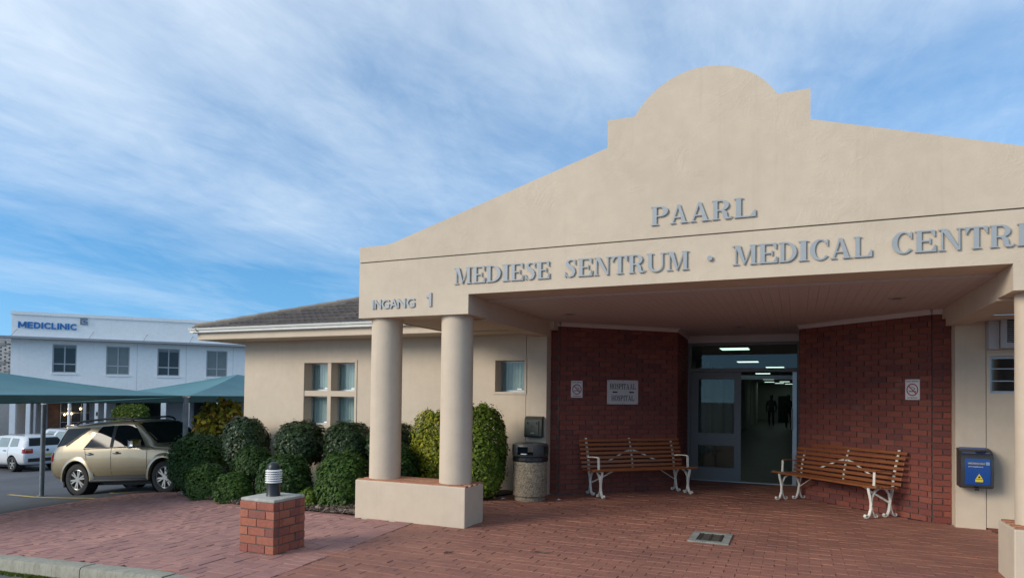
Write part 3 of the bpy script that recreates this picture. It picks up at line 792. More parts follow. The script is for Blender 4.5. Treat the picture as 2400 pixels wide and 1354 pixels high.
# ------------------------------------------------------------------ serif letters (unit cap height)
S_, T_, H_, O_ = .190, .070, .055, .075
def ell(cx, cz, rx, rz, a0, a1, n=18):
    return [(cx+rx*math.cos(a0+(a1-a0)*i/n), cz+rz*math.sin(a0+(a1-a0)*i/n)) for i in range(n+1)]
def glyph(ch):
    """pieces: ('p', polygon) or ('s', outer, inner); returns (pieces, width)"""
    P = []
    def rect(x0, z0, x1, z1): P.append(('p', [(x0, z0), (x1, z0), (x1, z1), (x0, z1)]))
    def stem(x, bot=True, top=True, s=S_):
        rect(x, 0, x+s, 1)
        if bot: rect(x-O_, 0, x+s+O_, H_)
        if top: rect(x-O_, 1-H_, x+s+O_, 1)
    def tri(*q): P.append(('p', list(q)))
    hp = math.pi/2
    if ch == 'I': stem(O_); w = S_+2*O_
    elif ch == 'L':
        stem(O_); w = .80; rect(O_+S_, 0, w, T_); tri((w-.20, T_), (w-.06, T_), (w, .34), (w-.05, .34))
        tri((w-.06, 0), (w, 0), (w, .34), (w-.06, .34))
    elif ch == 'E':
        w = .78; stem(O_); rect(O_+S_, 0, w, T_); rect(O_+S_, 1-T_, w-.04, 1); rect(O_+S_, .47, .56, .54)
        tri((w-.17, T_), (w-.05, T_), (w-.05, .30)); rect(w-.055, 0, w, .32)
        tri((w-.20, 1-T_), (w-.09, 1-T_), (w-.09, .72)); rect(w-.095, .70, w-.04, 1); rect(.53, .37, .585, .64)
    elif ch == 'T':
        w = .80; rect(w/2-S_/2, 0, w/2+S_/2, 1); rect(w/2-S_/2-O_, 0, w/2+S_/2+O_, H_); rect(0, 1-T_, w, 1)
        for s in (-1, 1):
            e = w/2+s*w/2; rect(min(e, e-s*.05), .68, max(e, e-s*.05), 1); tri((e-s*.05, 1-T_), (e-s*.17, 1-T_), (e-s*.05, .72))
    elif ch == 'A':
        w = .98; P.append(('p', [(.40, 1), (.54, 1), (.88, .0), (.66, .0)])); P.append(('p', [(.40, 1), (.445, .86), (.17, 0), (.09, 0)]))
        rect(.24, .29, .72, .36); rect(0, 0, .29, H_); rect(.55, 0, w, H_)
    elif ch == 'M':
        w = 1.16; x1 = w-O_-S_
        rect(O_+.06, 0, O_+.13, 1); rect(0, 0, O_+.24, H_); rect(0, 1-H_, O_+.2, 1)
        stem(x1); P.append(('p', [(O_+.06, 1), (O_+.30, 1), (w/2+.04, .12), (w/2-.04, 0)]))
        P.append(('p', [(x1, 1), (x1+.06, 1), (w/2+.02, 0), (w/2-.04, 0)]))
    elif ch == 'N':
        w = .98; rect(O_+.05, 0, O_+.12, 1); rect(0, 0, O_+.2, H_); rect(0, 1-H_, O_+.2, 1)
        rect(w-O_-.12, 0, w-O_-.05, 1); rect(w-O_-.2, 1-H_, w, 1)
        P.append(('p', [(O_+.03, 1), (O_+.27, 1), (w-O_-.05, .02), (w-O_-.05, 0), (w-O_-.18, 0)]))
    elif ch == 'U':
        w = .94; rect(O_, .34, O_+S_, 1); rect(0, 1-H_, O_*2+S_, 1); rect(w-O_-.09, .34, w-O_-.02, 1); rect(w-O_-.17, 1-H_, w, 1)
        P.append(('s', ell((O_+w-O_-.02)/2, .34, (w-2*O_-.02)/2, .36, math.pi, 2*math.pi), ell((O_+S_+w-O_-.09)/2, .34, (w-2*O_-S_-.09)/2, .27, math.pi, 2*math.pi)))
    elif ch == 'D':
        w = .88; stem(O_); rect(0, 0, .34, H_+.012); rect(0, 1-H_-.012, .34, 1)
        P.append(('s', ell(.33, .5, .55, .5, -hp, hp), ell(.33, .5, .335, .43, -hp, hp)))
    elif ch in 'PR':
        w = .80 if ch == 'P' else .94; stem(O_); rect(O_+S_, .44, .42, .51); rect(O_+S_, .93, .42, 1)
        P.append(('s', ell(.42, .72, .36, .28, -hp, hp), ell(.42, .72, .16, .21, -hp, hp)))
        if ch == 'R':
            P.append(('s', [(.42, .50), (.56, .47), (.66, .40), (.70, .30), (.72, .14), (.77, .07), (.85, .08), (.90, .15)],
                      [(.34, .44), (.42, .42), (.48, .36), (.50, .27), (.52, .10), (.60, .0), (.80, -.01), (.94, .12)]))
    elif ch == 'C':
        w = .86; P.append(('s', ell(.46, .5, .46, .52, .22*math.pi, 1.80*math.pi, 30), ell(.50, .5, .27, .445, .20*math.pi, 1.78*math.pi, 30)))
        rect(.77, .66, .83, 1.0)
    elif ch == 'S':
        w = .70; c = [(.60, .80), (.50, .95), (.35, .975), (.20, .92), (.16, .78), (.24, .65), (.38, .555), (.50, .44), (.545, .28), (.48, .10), (.32, .025), (.18, .06), (.08, .22)]
        t = [.05, .06, .075, .13, .18, .21, .22, .21, .19, .14, .08, .06, .05]
        out, inn = [], []
        for i, (p, q) in enumerate(zip(c, t)):
            a, b_ = Vector(c[max(i-1, 0)]), Vector(c[min(i+1, len(c)-1)]); d = (b_-a).normalized(); nn = Vector((-d.y, d.x))*q/2
            out.append((p[0]+nn.x, p[1]+nn.y)); inn.append((p[0]-nn.x, p[1]-nn.y))
        P.append(('s', out, inn)); rect(.59, .68, .64, 1.0); rect(.03, 0, .08, .32)
    elif ch == 'H':
        w = .86; stem(O_); stem(w-O_-S_*.8, s=S_*.8); rect(O_+S_, .47, w-O_-S_*.8, .54)
    elif ch == 'O':
        w = .92; P.append(('s', ell(.46, .5, .46, .52, 0, 2*math.pi, 36), ell(.46, .5, .24, .45, 0, 2*math.pi, 36)))
    return P, w
def letter_mesh(ch, x0, x1, z0, h, yf, depth, step=.0006):
    P, w = glyph(ch); m_ = MB(); sx_ = (x1-x0)/w
    for i, q in enumerate(P):
        y0 = yf-depth-step*(i % 7)
        if q[0] == 'p': m_.prism([(x0+p[0]*sx_, z0+p[1]*h) for p in q[1]], 'y', y0, yf)
        else: m_.strip([(x0+p[0]*sx_, z0+p[1]*h) for p in q[1]], [(x0+p[0]*sx_, z0+p[1]*h) for p in q[2]], y0, yf)
    return m_
def lettering(words, label, mat, yf, depth, h, cat='lettering'):
    t_ = thing('wall_lettering', (words[0][1][0], yf, words[0][2]), label, cat)
    for txt, xs_, z0 in words:
        for i, ch in enumerate(txt):
            a, b_ = xs_[i], xs_[i+1]; g_ = (b_-a)
            letter_mesh(ch, a+.006, b_-.008, z0, h, yf, depth).build('letter', mat, t_)
    return t_
YL = YF-.012
lettering([('PAARL', [-1.422, -1.225, -1.025, -.806, -.592, -.372], 3.358)], 'single short word in grey serif letters high on the gable', m_letter, YL, .007, .197)
lt = lettering([('MEDIESE', [-3.764, -3.520, -3.335, -3.135, -3.030, -2.852, -2.700, -2.535], 2.871),
           ('SENTRUM', [-2.378, -2.222, -2.040, -1.836, -1.655, -1.462, -1.258, -1.020], 2.871),
           ('MEDICAL', [-.606, -.360, -.172, 0., .103, .278, .475, .640], 2.884),
           ('CENTRE', [.786, .964, 1.146, 1.352, 1.528, 1.722, 1.90], 2.894)], 'long line of grey serif letters across the portico beam', m_letter, YL, .007, .195)
MB().cyl((-.816, YL, 2.972), (-.816, YL-.018, 2.972), .026, n=24).build('dot', m_letter, lt)

def text_mesh(s, mat, bold=0.0, extrude=.0):
    cu = bpy.data.curves.new('t', 'FONT'); cu.body = s; cu.offset = bold; cu.extrude = extrude; cu.resolution_u = 4
    o = bpy.data.objects.new('t', cu); COL.objects.link(o)
    dg = bpy.context.evaluated_depsgraph_get(); me = bpy.data.meshes.new_from_object(o.evaluated_get(dg))
    bpy.data.objects.remove(o); bpy.data.curves.remove(cu)
    me.materials.clear(); me.materials.append(mat); return me
def text_part(name, s, mat, parent, frame, x0, x1, z0, z1, d, bold=0.0, th=.002):
    """text fitted to the rectangle x0..x1, z0..z1 of a frame (origin, xdir, normal); d = distance in front"""
    me = text_mesh(s, mat, bold, .05)
    co = np.zeros(len(me.vertices)*3); me.vertices.foreach_get('co', co); co = co.reshape(-1, 3)
    mn, mx = co.min(0), co.max(0)
    org, xd, nr = (Vector(q) for q in frame)
    out = []
    for p in co:
        u = x0+(p[0]-mn[0])/(mx[0]-mn[0])*(x1-x0); v = z0+(p[1]-mn[1])/(mx[1]-mn[1])*(z1-z0); w_ = (p[2]-mn[2])/(mx[2]-mn[2])*th+d
        out.append(org+xd*u+Vector((0, 0, v))+nr*w_)
    b_ = base(parent)
    me.vertices.foreach_set('co', np.array([tuple(q-b_) for q in out]).ravel()); me.update()
    o = link(name, me, parent); return o
it = thing('wall_lettering', (-4.93, YF, 2.62), 'entrance marking in plain grey sans-serif letters above the left columns', 'lettering')
fr_ = ((0, YF, 0), (1, 0, 0), (0, -1, 0))
for ch, a, b_ in zip('INGANG', (-4.925, -4.888, -4.780, -4.662, -4.548, -4.418), (-4.900, -4.790, -4.668, -4.545, -4.432, -4.300)):
    text_part('letter', ch, m_letter, it, fr_, a, b_, 2.622, 2.738, .0, .018, .016)
one = [(-4.098, 2.622), (-4.064, 2.622), (-4.064, 2.790), (-4.088, 2.790), (-4.096, 2.772), (-4.112, 2.758), (-4.136, 2.753), (-4.136, 2.730), (-4.098, 2.730)]
MB().prism(one, 'y', YF-.016, YF).build('letter', m_letter, it)

# ------------------------------------------------------------------ signs on the brick walls
m_signw = simple('sign_white', (.66, .64, .62), .4, var=.04); m_sign_b = simple('sign_board', (.52, .50, .48), .4, var=.05)
m_red = simple('sign_red', (.30, .02, .025), .5, var=.05); m_ink = simple('ink_black', (.012, .012, .014), .5, var=.05)
def frame_on(p, ang, side):
    xd = Vector((math.cos(ang), math.sin(ang), 0)); nr = Vector((xd.y, -xd.x, 0)); return (Vector((*p, 0)), xd, nr)
def quadbox(fr, x0, x1, z0, z1, d0, d1):
    org, xd, nr = (Vector(q) for q in fr); m_ = MB()
    vs_ = [org+xd*x+nr*d+Vector((0, 0, z)) for d in (d0, d1) for z in (z0, z1) for x in (x0, x1)]
    return m_.add(vs_, [(0, 1, 3, 2), (4, 6, 7, 5), (0, 4, 5, 1), (2, 3, 7, 6), (0, 2, 6, 4), (1, 5, 7, 3)])
aL = math.atan2(1.495, 1.583); aR = math.atan2(-1.47, 1.55)
fL = frame_on((-3.470, 9.905), aL, 0); fR = frame_on((.050, 11.40), aR, 0)
def nosmoke(fr, xc, zc, label, top):
    w, h = .20, .27; org, xd, nr = fr; q = org+xd*xc
    r_ = thing('no_smoking_sign', (q.x, q.y, zc), label, 'sign', 'no smoking signs')
    quadbox(fr, xc-w/2, xc+w/2, zc-h/2, zc+h/2, .022, .028).build('plate', m_signw, r_)
    ring = MB(); n_ = 40; R1, R0 = .082, .068; zc2 = zc-.003
    vs_ = []; 
    for rr in (R1, R0):
        for i in range(n_):
            a = 2*math.pi*i/n_; vs_.append(org+xd*(xc+rr*math.cos(a))+nr*.0295+Vector((0, 0, zc2+rr*math.sin(a))))
    ring.add(vs_, [(i, (i+1) % n_, n_+(i+1) % n_, n_+i) for i in range(n_)])
    def bar(ang, l, wd, d, m_, cx=0, cz=0):
        ca, sa = math.cos(ang), math.sin(ang)
        pts = [(-l/2, -wd/2), (l/2, -wd/2), (l/2, wd/2), (-l/2, wd/2)]
        m_.add([org+xd*(xc+cx+x*ca-z*sa)+nr*d+Vector((0, 0, zc2+cz+x*sa+z*ca)) for x, z in pts], [(0, 1, 2, 3)])
    bar(-math.pi/4, .15, .013, .0298, ring); ring.build('prohibition_ring', m_red, r_, fix=False)
    cg = MB(); bar(0, .075, .011, .0288, cg, 0, -.022); bar(0, .012, .016, .0291, cg, .046, -.022); bar(0, .010, .016, .0291, cg, -.044, -.022)
    for i in range(9):   # wisp of smoke
        a = i*.35; bar(a+1.2, .014, .005, .0288, cg, .028*math.sin(a*1.3)+.005, -.005+i*.0052)
    cg.build('cigarette', m_ink, r_, fix=False)
    text_part('lettering', top, m_ink, r_, fr, xc-.082, xc+.082, zc+.100, zc+.118, .0285, .01, .0006)
    text_part('lettering', 'NO SMOKING', m_ink, r_, fr, xc-.068, xc+.068, zc-.118, zc-.100, .0285, .01, .0006)
    for sx_ in (-1, 1):
        for sz_ in (-1, 1):
            p = org+xd*(xc+sx_*.09)+Vector((0, 0, zc+sz_*.125)); MB().cyl(p+nr*.027, p+nr*.031, .005, n=8).build('screw', m_alu, r_)
nosmoke(fL, .29, 1.672, 'white no smoking sign with red ring on the brick wall by the litter bin', 'ROOK VERBODE')
nosmoke(fR, 1.885, 1.703, 'white no smoking sign with red ring on the brick wall near the blue box', 'ROOK VERBODE')
org, xd, nr = fL; q = org+xd*1.125
hs = thing('hospital_sign', (q.x, q.y, 1.63), 'metal direction board with black lettering and two left arrows', 'sign')
quadbox(fL, .838, 1.412, 1.436, 1.832, .022, .030).build('plate', m_sign_b, hs)
def serif_text(txt, x0, x1, z0, h, parent, fr, d, gap=.10):
    org, xd, nr = fr
    ws = [glyph(c_)[1] for c_ in txt]; tot = sum(ws)+gap*(len(txt)-1); x = x0; k_ = (x1-x0)/tot
    for c_, w in zip(txt, ws):
        m_ = letter_mesh(c_, x, x+w*k_, z0, h, 0, .001, .0003); x += (w+gap)*k_
        m_.v = [tuple(org+xd*v[0]+Vector((0, 0, v[2]))+nr*(d-v[1])) for v in m_.v]
        m_.build('letter', m_ink, parent)
serif_text('HOSPITAAL', .885, 1.365, 1.683, .092, hs, fL, .030)
serif_text('HOSPITAL', .915, 1.335, 1.492, .090, hs, fL, .030)
for xa in (.925, 1.235):
    m_ = MB()
    for pts in ([(xa, 1.634), (xa+.035, 1.652), (xa+.035, 1.616)], [(xa+.030, 1.645), (xa+.10, 1.645), (xa+.10, 1.623), (xa+.030, 1.623)]):
        m_.add([org+xd*p[0]+nr*(.0312 if len(pts) == 3 else .0316)+Vector((0, 0, p[1])) for p in pts], [tuple(range(len(pts)))])
    m_.build('arrow', m_ink, hs, fix=False)
for u_ in (.855, 1.125, 1.395):
    for v_ in (1.452, 1.816):
        p = org+xd*u_+Vector((0, 0, v_)); MB().cyl(p+nr*.029, p+nr*.033, .006, n=8).build('screw', m_black, hs)

# ------------------------------------------------------------------ bollard light on a brick pillar
PX0, PX1, PY0, PY1 = -5.030, -4.592, 4.894, 5.332
bp = thing('brick_pillar', ((PX0+PX1)/2, (PY0+PY1)/2, 0), 'low square red brick pillar with concrete cap at the paving edge', 'pillar')
MB().box(PX0+.007, PY0+.007, -.1, PX1-.007, PY1-.007, .50).build('mortar_core', m_mortar, bp)
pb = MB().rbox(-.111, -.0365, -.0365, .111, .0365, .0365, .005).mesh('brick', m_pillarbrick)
W_ = PX1-PX0
def brow(z, kind):
    # front (y0) and right (x1), back, left faces; alternate bond
    def face(org_, d, nrm, seq):
        s0 = 0
        for l in seq:
            l2 = l-.008; c_ = Vector(org_)+Vector(d)*(s0+l/2)-Vector(nrm)*.0365
            ang = math.atan2(d[1], d[0])
            piece('brick', pb, bp, (c_.x+random.gauss(0, .0015), c_.y+random.gauss(0, .0015), z+random.gauss(0, .001)), ang+random.gauss(0, .006), (l2/.222, 1, 1)); s0 += l
    full, half = W_/2, W_/4
    A = [full, full]; Bq = [half, full, half]
    a, b_ = (A, [half-.0365*2+.0, full, half]) if kind else (Bq, A)
    sF = A if kind else Bq; sR = Bq if kind else A
    face((PX0, PY0, 0), (1, 0, 0), (0, -1, 0), sF)
    # side faces run between the corner bricks
    inn = W_-.073*2
    def side(seq): t_ = sum(seq); return [q*inn/t_ for q in seq]
    face((PX1, PY0+.073, 0), (0, 1, 0), (1, 0, 0), side([full, full]) if not kind else side([half*.6, full, half*.8]))
    face((PX1, PY1, 0), (-1, 0, 0), (0, 1, 0), sF)
    face((PX0, PY1-.073, 0), (0, -1, 0), (-1, 0, 0), side([full, full]) if not kind else side([half*.6, full, half*.8]))
for c_ in range(6): brow(.041+c_*.083, c_ % 2 == 1)
cap = MB(); n_ = 5
capm = MB().rbox(PX0+.004, PY0+.004, .494, PX1-.004, PY1-.004, .526, .014)
capm.build('cap', m_conc, bp, smooth=30)
lx_, ly_ = (PX0+PX1)/2+.0, (PY0+PY1)/2
bl = thing('bollard_light', (lx_, ly_, .526), 'black bollard light with white louvre rings on the brick pillar', 'bollard light')
MB().lathe([(.0, .525), (.070, .525), (.068, .535), (.066, .54), (.066, .655), (.0, .655)], (lx_, ly_, 0), 32).build('post', m_black, bl, smooth=30)
MB().cyl((lx_, ly_, .65), (lx_, ly_, .79), .030, n=20).build('lamp_tube', simple('opal_tube', (.10, .10, .10), .3), bl, smooth=40)
for i in range(6):
    z = .664+i*.0225
    MB().lathe([(.048, z+.010), (.060, z+.011), (.081, z+.001), (.081, z-.003), (.058, z+.005), (.048, z+.006), (.048, z+.010)], (lx_, ly_, 0), 36).build('louvre_ring', m_white, bl, smooth=30)
MB().lathe([(.0, .790), (.058, .790), (.062, .795), (.060, .818), (.049, .843), (.028, .859), (.0, .864)], (lx_, ly_, 0), 32).build('dome', m_black, bl, smooth=40)
for a in (0, 2.09, 4.19): MB().cyl((lx_+.052*math.cos(a), ly_+.052*math.sin(a), .65), (lx_+.052*math.cos(a), ly_+.052*math.sin(a), .793), .004, n=6).build('rod', m_alu, bl)

# ------------------------------------------------------------------ litter bin, ashtray box, blue box, vent, grate
m_agg = None
m, t, b = newmat('exposed_aggregate'); m_agg = m; b.inputs['Roughness'].default_value = .85
vo = N(t, 'ShaderNodeTexVoronoi'); vo.inputs['Scale'].default_value = 95; L(t, coords(t), vo.inputs['Vector'])
L(t, mixcol(t, ramp(t, noise(t, coords(t), 4, 4), [(.35, (0,)*3), (.7, (.35,)*3)]), ramp(t, vo.outputs['Color'], [(.15, (.10, .08, .055)), (.5, (.30, .24, .165)), (.9, (.46, .39, .29))]), (.12, .10, .075)), b.inputs['Base Color'])
bump(t, b, vo.outputs['Distance'], .8, .006)
bx, by = -3.665, 9.17
bn = thing('litter_bin', (bx, by, 0), 'pebbledash concrete litter bin with black hooded lid by the brick wall', 'litter bin')
MB().lathe([(.0, 0), (.225, 0), (.232, .01), (.232, .05), (.222, .058), (.222, .068), (.255, .082), (.258, .30), (.258, .575), (.250, .59), (0, .59)], (bx, by, 0), 48).build('drum', m_agg, bn, smooth=30)
MB().lathe([(.245, .585), (.266, .588), (.270, .62), (.262, .645), (.268, .665), (.255, .672)], (bx, by, 0), 48).build('liner_bag', simple('bin_bag', (.012, .012, .013), .25, var=.3, vscale=30, bstr=.8, bscale=18), bn, smooth=60)
hood = MB(); n_ = 48
def hood_ring(r, z): return [(bx+r*math.cos(2*math.pi*i/n_), by+r*math.sin(2*math.pi*i/n_), z) for i in range(n_)]
lv = [(.268, .668), (.275, .69), (.275, .735), (.275, .775), (.275, .808), (.265, .835), (.235, .848), (.12, .850), (.115, .835), (0.02, .835)]
for r_, z in lv: hood.v += hood_ring(r_, z)
for k_ in range(len(lv)-1):
    for i in range(n_):
        j = (i+1) % n_; a = (i+.5)/n_*360 % 90
        ang_ = (i+.5)/n_*360
        if k_ in (1, 2, 3) and any(abs((ang_-c_+180) % 360-180) < 27 for c_ in (275, 95, 5, 185)): continue
        hood.f.append((k_*n_+i, k_*n_+j, (k_+1)*n_+j, (k_+1)*n_+i))
ho = hood.build('hood', m_grey, bn, smooth=35)
MB().cyl((bx, by, .585), (bx, by, .60), .25, n=32).build('inner_tray', m_black, bn)
MB().rbox(bx-.06, by-.24, .693, bx+.03, by-.19, .705, .005).build('crumpled_paper', m_white, bn)
ab = thing('ashtray_box', (-3.79, 9.66, .92), 'dark green metal wall ashtray box above the litter bin', 'ashtray')
m_agr = simple('green_grey_metal', (.055, .06, .05), .45, metal=.3, var=.1)
MB().prism([(9.70, .915), (9.62, .905), (9.595, .93), (9.605, 1.185), (9.64, 1.225), (9.70, 1.235)], 'x', -3.945, -3.655).build('case', m_agr, ab)
MB().box(-3.915, 9.588, .945, -3.705, 9.603, 1.165).build('door_panel', simple('ashtray_panel', (.085, .092, .08), .45, metal=.3, var=.1), ab)
for xx in (-3.895, -3.745): MB().box(xx, 9.580, 1.115, xx+.022, 9.5875, 1.145).build('stub_slot', m_black, ab)
MB().box(-3.815, 9.582, 1.06, -3.809, 9.5875, 1.10).build('keyhole', m_black, ab); MB().box(-3.83, 9.583, .965, -3.775, 9.5875, .982).build('maker_plate', m_alu, ab)
m_blue = simple('blue_plastic', (.013, .065, .27), .3, var=.06, coat=.3); m_bluef = simple('dark_frame_plastic', (.035, .038, .042), .45, var=.1)
bb = thing('collection_box', (1.96, 9.62, .52), 'blue lidded collection box with dark frame mounted on the cream pier', 'box')
m_ = MB()
m_.prism([(9.70, .525), (9.50, .515), (9.455, .545), (9.44, .70), (9.455, .88), (9.485, .925), (9.56, .965), (9.70, .985)], 'x', 1.815, 2.145)
m_.build('case', m_bluef, bb, smooth=30)
MB().prism([(9.49, .56), (9.448, .562), (9.432, .70), (9.446, .872), (9.49, .88)], 'x', 1.855, 2.108).build('front_panel', m_blue, bb, smooth=25)
MB().add([(1.84, 9.482, .932), (2.12, 9.482, .932), (2.12, 9.69, .9935), (1.84, 9.69, .9935)], [(0, 1, 2, 3)]).build('lid', m_blue, bb, fix=False)
MB().rbox(1.985, 9.50, .945, 2.075, 9.56, .972, .006).build('lid_catch', m_black, bb); MB().rbox(1.955, 9.475, .490, 2.005, 9.50, .520, .005).build('bottom_catch', m_black, bb)
fb = ((0, 9.4375, 0), (1, 0, 0), (0, -1, 0))
quadbox(fb, 1.880, 2.060, .800, .832, 0, .003).build('name_strip', simple('strip_grey', (.10, .12, .16), .4), bb)
quadbox(fb, 2.063, 2.100, .800, .836, 0, .003).build('logo_patch', simple('strip_light', (.22, .33, .50), .4), bb)
text_part('lettering', 'www.ampath.co.za', m_signw, bb, fb, 1.885, 2.035, .768, .786, .003, .01, .001)
text_part('lettering', 'SPECIMENS ONLY', m_signw, bb, fb, 1.886, 2.054, .809, .823, .0035, .0, .0006)
m_yel = simple('warning_yellow', (.62, .50, .03), .5, var=.03)
MB().add([(1.958, 9.428, .634), (2.030, 9.428, .634), (1.994, 9.428, .696)], [(0, 1, 2)]).build('warning_triangle', m_yel, bb, fix=False)
quadbox(((0, 9.432, 0), (1, 0, 0), (0, -1, 0)), 1.955, 2.033, .598, .628, 0, .004).build('warning_strip', m_yel, bb)
MB().cyl((1.994, 9.4278, .656), (1.994, 9.4268, .656), .011, n=14).build('hazard_mark', m_ink, bb)
vt = thing('air_conditioner', (2.6, 9.6, 2.19), 'grey boxed wall air conditioner with louvred grille above the right window', 'air conditioner')
m_acg = simple('ac_grey', (.40, .40, .42), .5, var=.05)
MB().box(2.122, 9.56, 2.19, 2.225, 9.69, 2.532).build('side_box', m_acg, vt)
MB().box(2.23, 9.50, 2.195, 3.05, 9.52, 2.262).box(2.23, 9.50, 2.54, 3.05, 9.52, 2.585).box(2.23, 9.50, 2.2621, 2.29, 9.52, 2.5399).box(2.99, 9.50, 2.2621, 3.05, 9.52, 2.5399).build('bezel', m_acg, vt)
MB().box(2.232, 9.53, 2.197, 3.048, 9.69, 2.583).build('case', m_acg, vt)
MB().box(2.29, 9.521, 2.262, 2.99, 9.529, 2.54).build('grille_back', m_black, vt)
lm = MB().add([(2.292, 9.524, .0), (2.988, 9.524, .0), (2.988, 9.506, -.010), (2.292, 9.506, -.010), (2.292, 9.524, .004), (2.988, 9.524, .004), (2.988, 9.506, -.006), (2.292, 9.506, -.006)], [(0, 1, 2, 3), (4, 7, 6, 5), (3, 2, 6, 7)]).mesh('louvre', m_acg)
for i in range(10): piece('louvre', lm, vt, (0, 0, 2.285+i*.0255))
gr = thing('drain_grate', (-.87, 7.64, 0), 'square iron drain grate in a concrete frame set in the red paving', 'drain grate')
m_ = MB(); x0, x1, y0, y1 = -1.09, -.665, 7.36, 7.92; w = .075
m_.box(x0, y0, -.03, x1, y0+w, .012).box(x0, y1-w, -.03, x1, y1, .012).box(x0, y0+w, -.03, x0+w, y1-w, .0118).box(x1-w, y0+w, -.03, x1, y1-w, .0118)
m_.build('frame', simple('grate_concrete', (.24, .25, .22), .9, var=.3, bstr=.5), gr)
MB().box(x0+w, y0+w, -.03, x1-w, y1-w, -.012).build('pit', m_black, gr)
m_irn = simple('cast_iron', (.06, .055, .045), .6, metal=.3, var=.3, vscale=30)
for i in range(8): yb = y0+w+.025+i*(y1-y0-2*w-.05)/7; MB().box(x0+w, yb-.011, -.012, x1-w, yb+.011, .007).build('bar', m_irn, gr)
for i in range(3): xb = x0+w+.03+i*(x1-x0-2*w-.06)/2; MB().box(xb-.011, y0+w, -.012, xb+.011, y1-w, .0085).build('bar', m_irn, gr)
# slatted vent cover at the wall behind the hedge
sv = thing('slatted_screen', (-5.62, 9.5, 0), 'low grey slatted screen against the wall behind the shrubs', 'screen')
for i in range(9): MB().box(-6.0, 9.52, .04+i*.055, -5.05, 9.55, .07+i*.055).build('slat', m_alu, sv)
for xx in (-5.98, -5.52, -5.08): MB().box(xx-.02, 9.551, -.1, xx+.02, 9.58, .54).build('post', m_alu, sv)
# small litter on the paving
for (px_, py_, l, a, lab) in ((-2.33, 6.12, .21, .1, 'dark flat sliver of bark lying on the red paving'), (-3.14, 5.72, .10, .5, 'small dark bent twig lying on the paving near the road')):
    m_ = MB(); c_, s_ = math.cos(a), math.sin(a); pts = [(-l/2, 0), (-l*.15, .012), (l*.2, .006), (l/2, .02)]
    m_.tube([(px_+u*c_-v*s_, py_+u*s_+v*c_, .008+.006*(i % 2)) for i, (u, v) in enumerate(pts)], [.003, .008, .007, .003], 6)
    tag(m_.build('twig', m_soil), lab, 'twig')
for i, (px_, py_, lab) in enumerate(((-4.05, 9.05, 'white scrap of paper on the floor left of the litter bin'), (-3.27, 9.35, 'small white scrap on the floor between bin and brick wall'), (2.14, 8.6, 'white paper scrap on the paving by the right plinth'))):
    m_ = MB().add([(px_-.03, py_-.02, .006), (px_+.03, py_-.025, .010), (px_+.035, py_+.02, .006), (px_-.02, py_+.03, .018), (px_, py_, .024)], [(0, 1, 4), (1, 2, 4), (2, 3, 4), (3, 0, 4)])
    tag(m_.build('paper_scrap', m_white, fix=False), lab, 'litter')

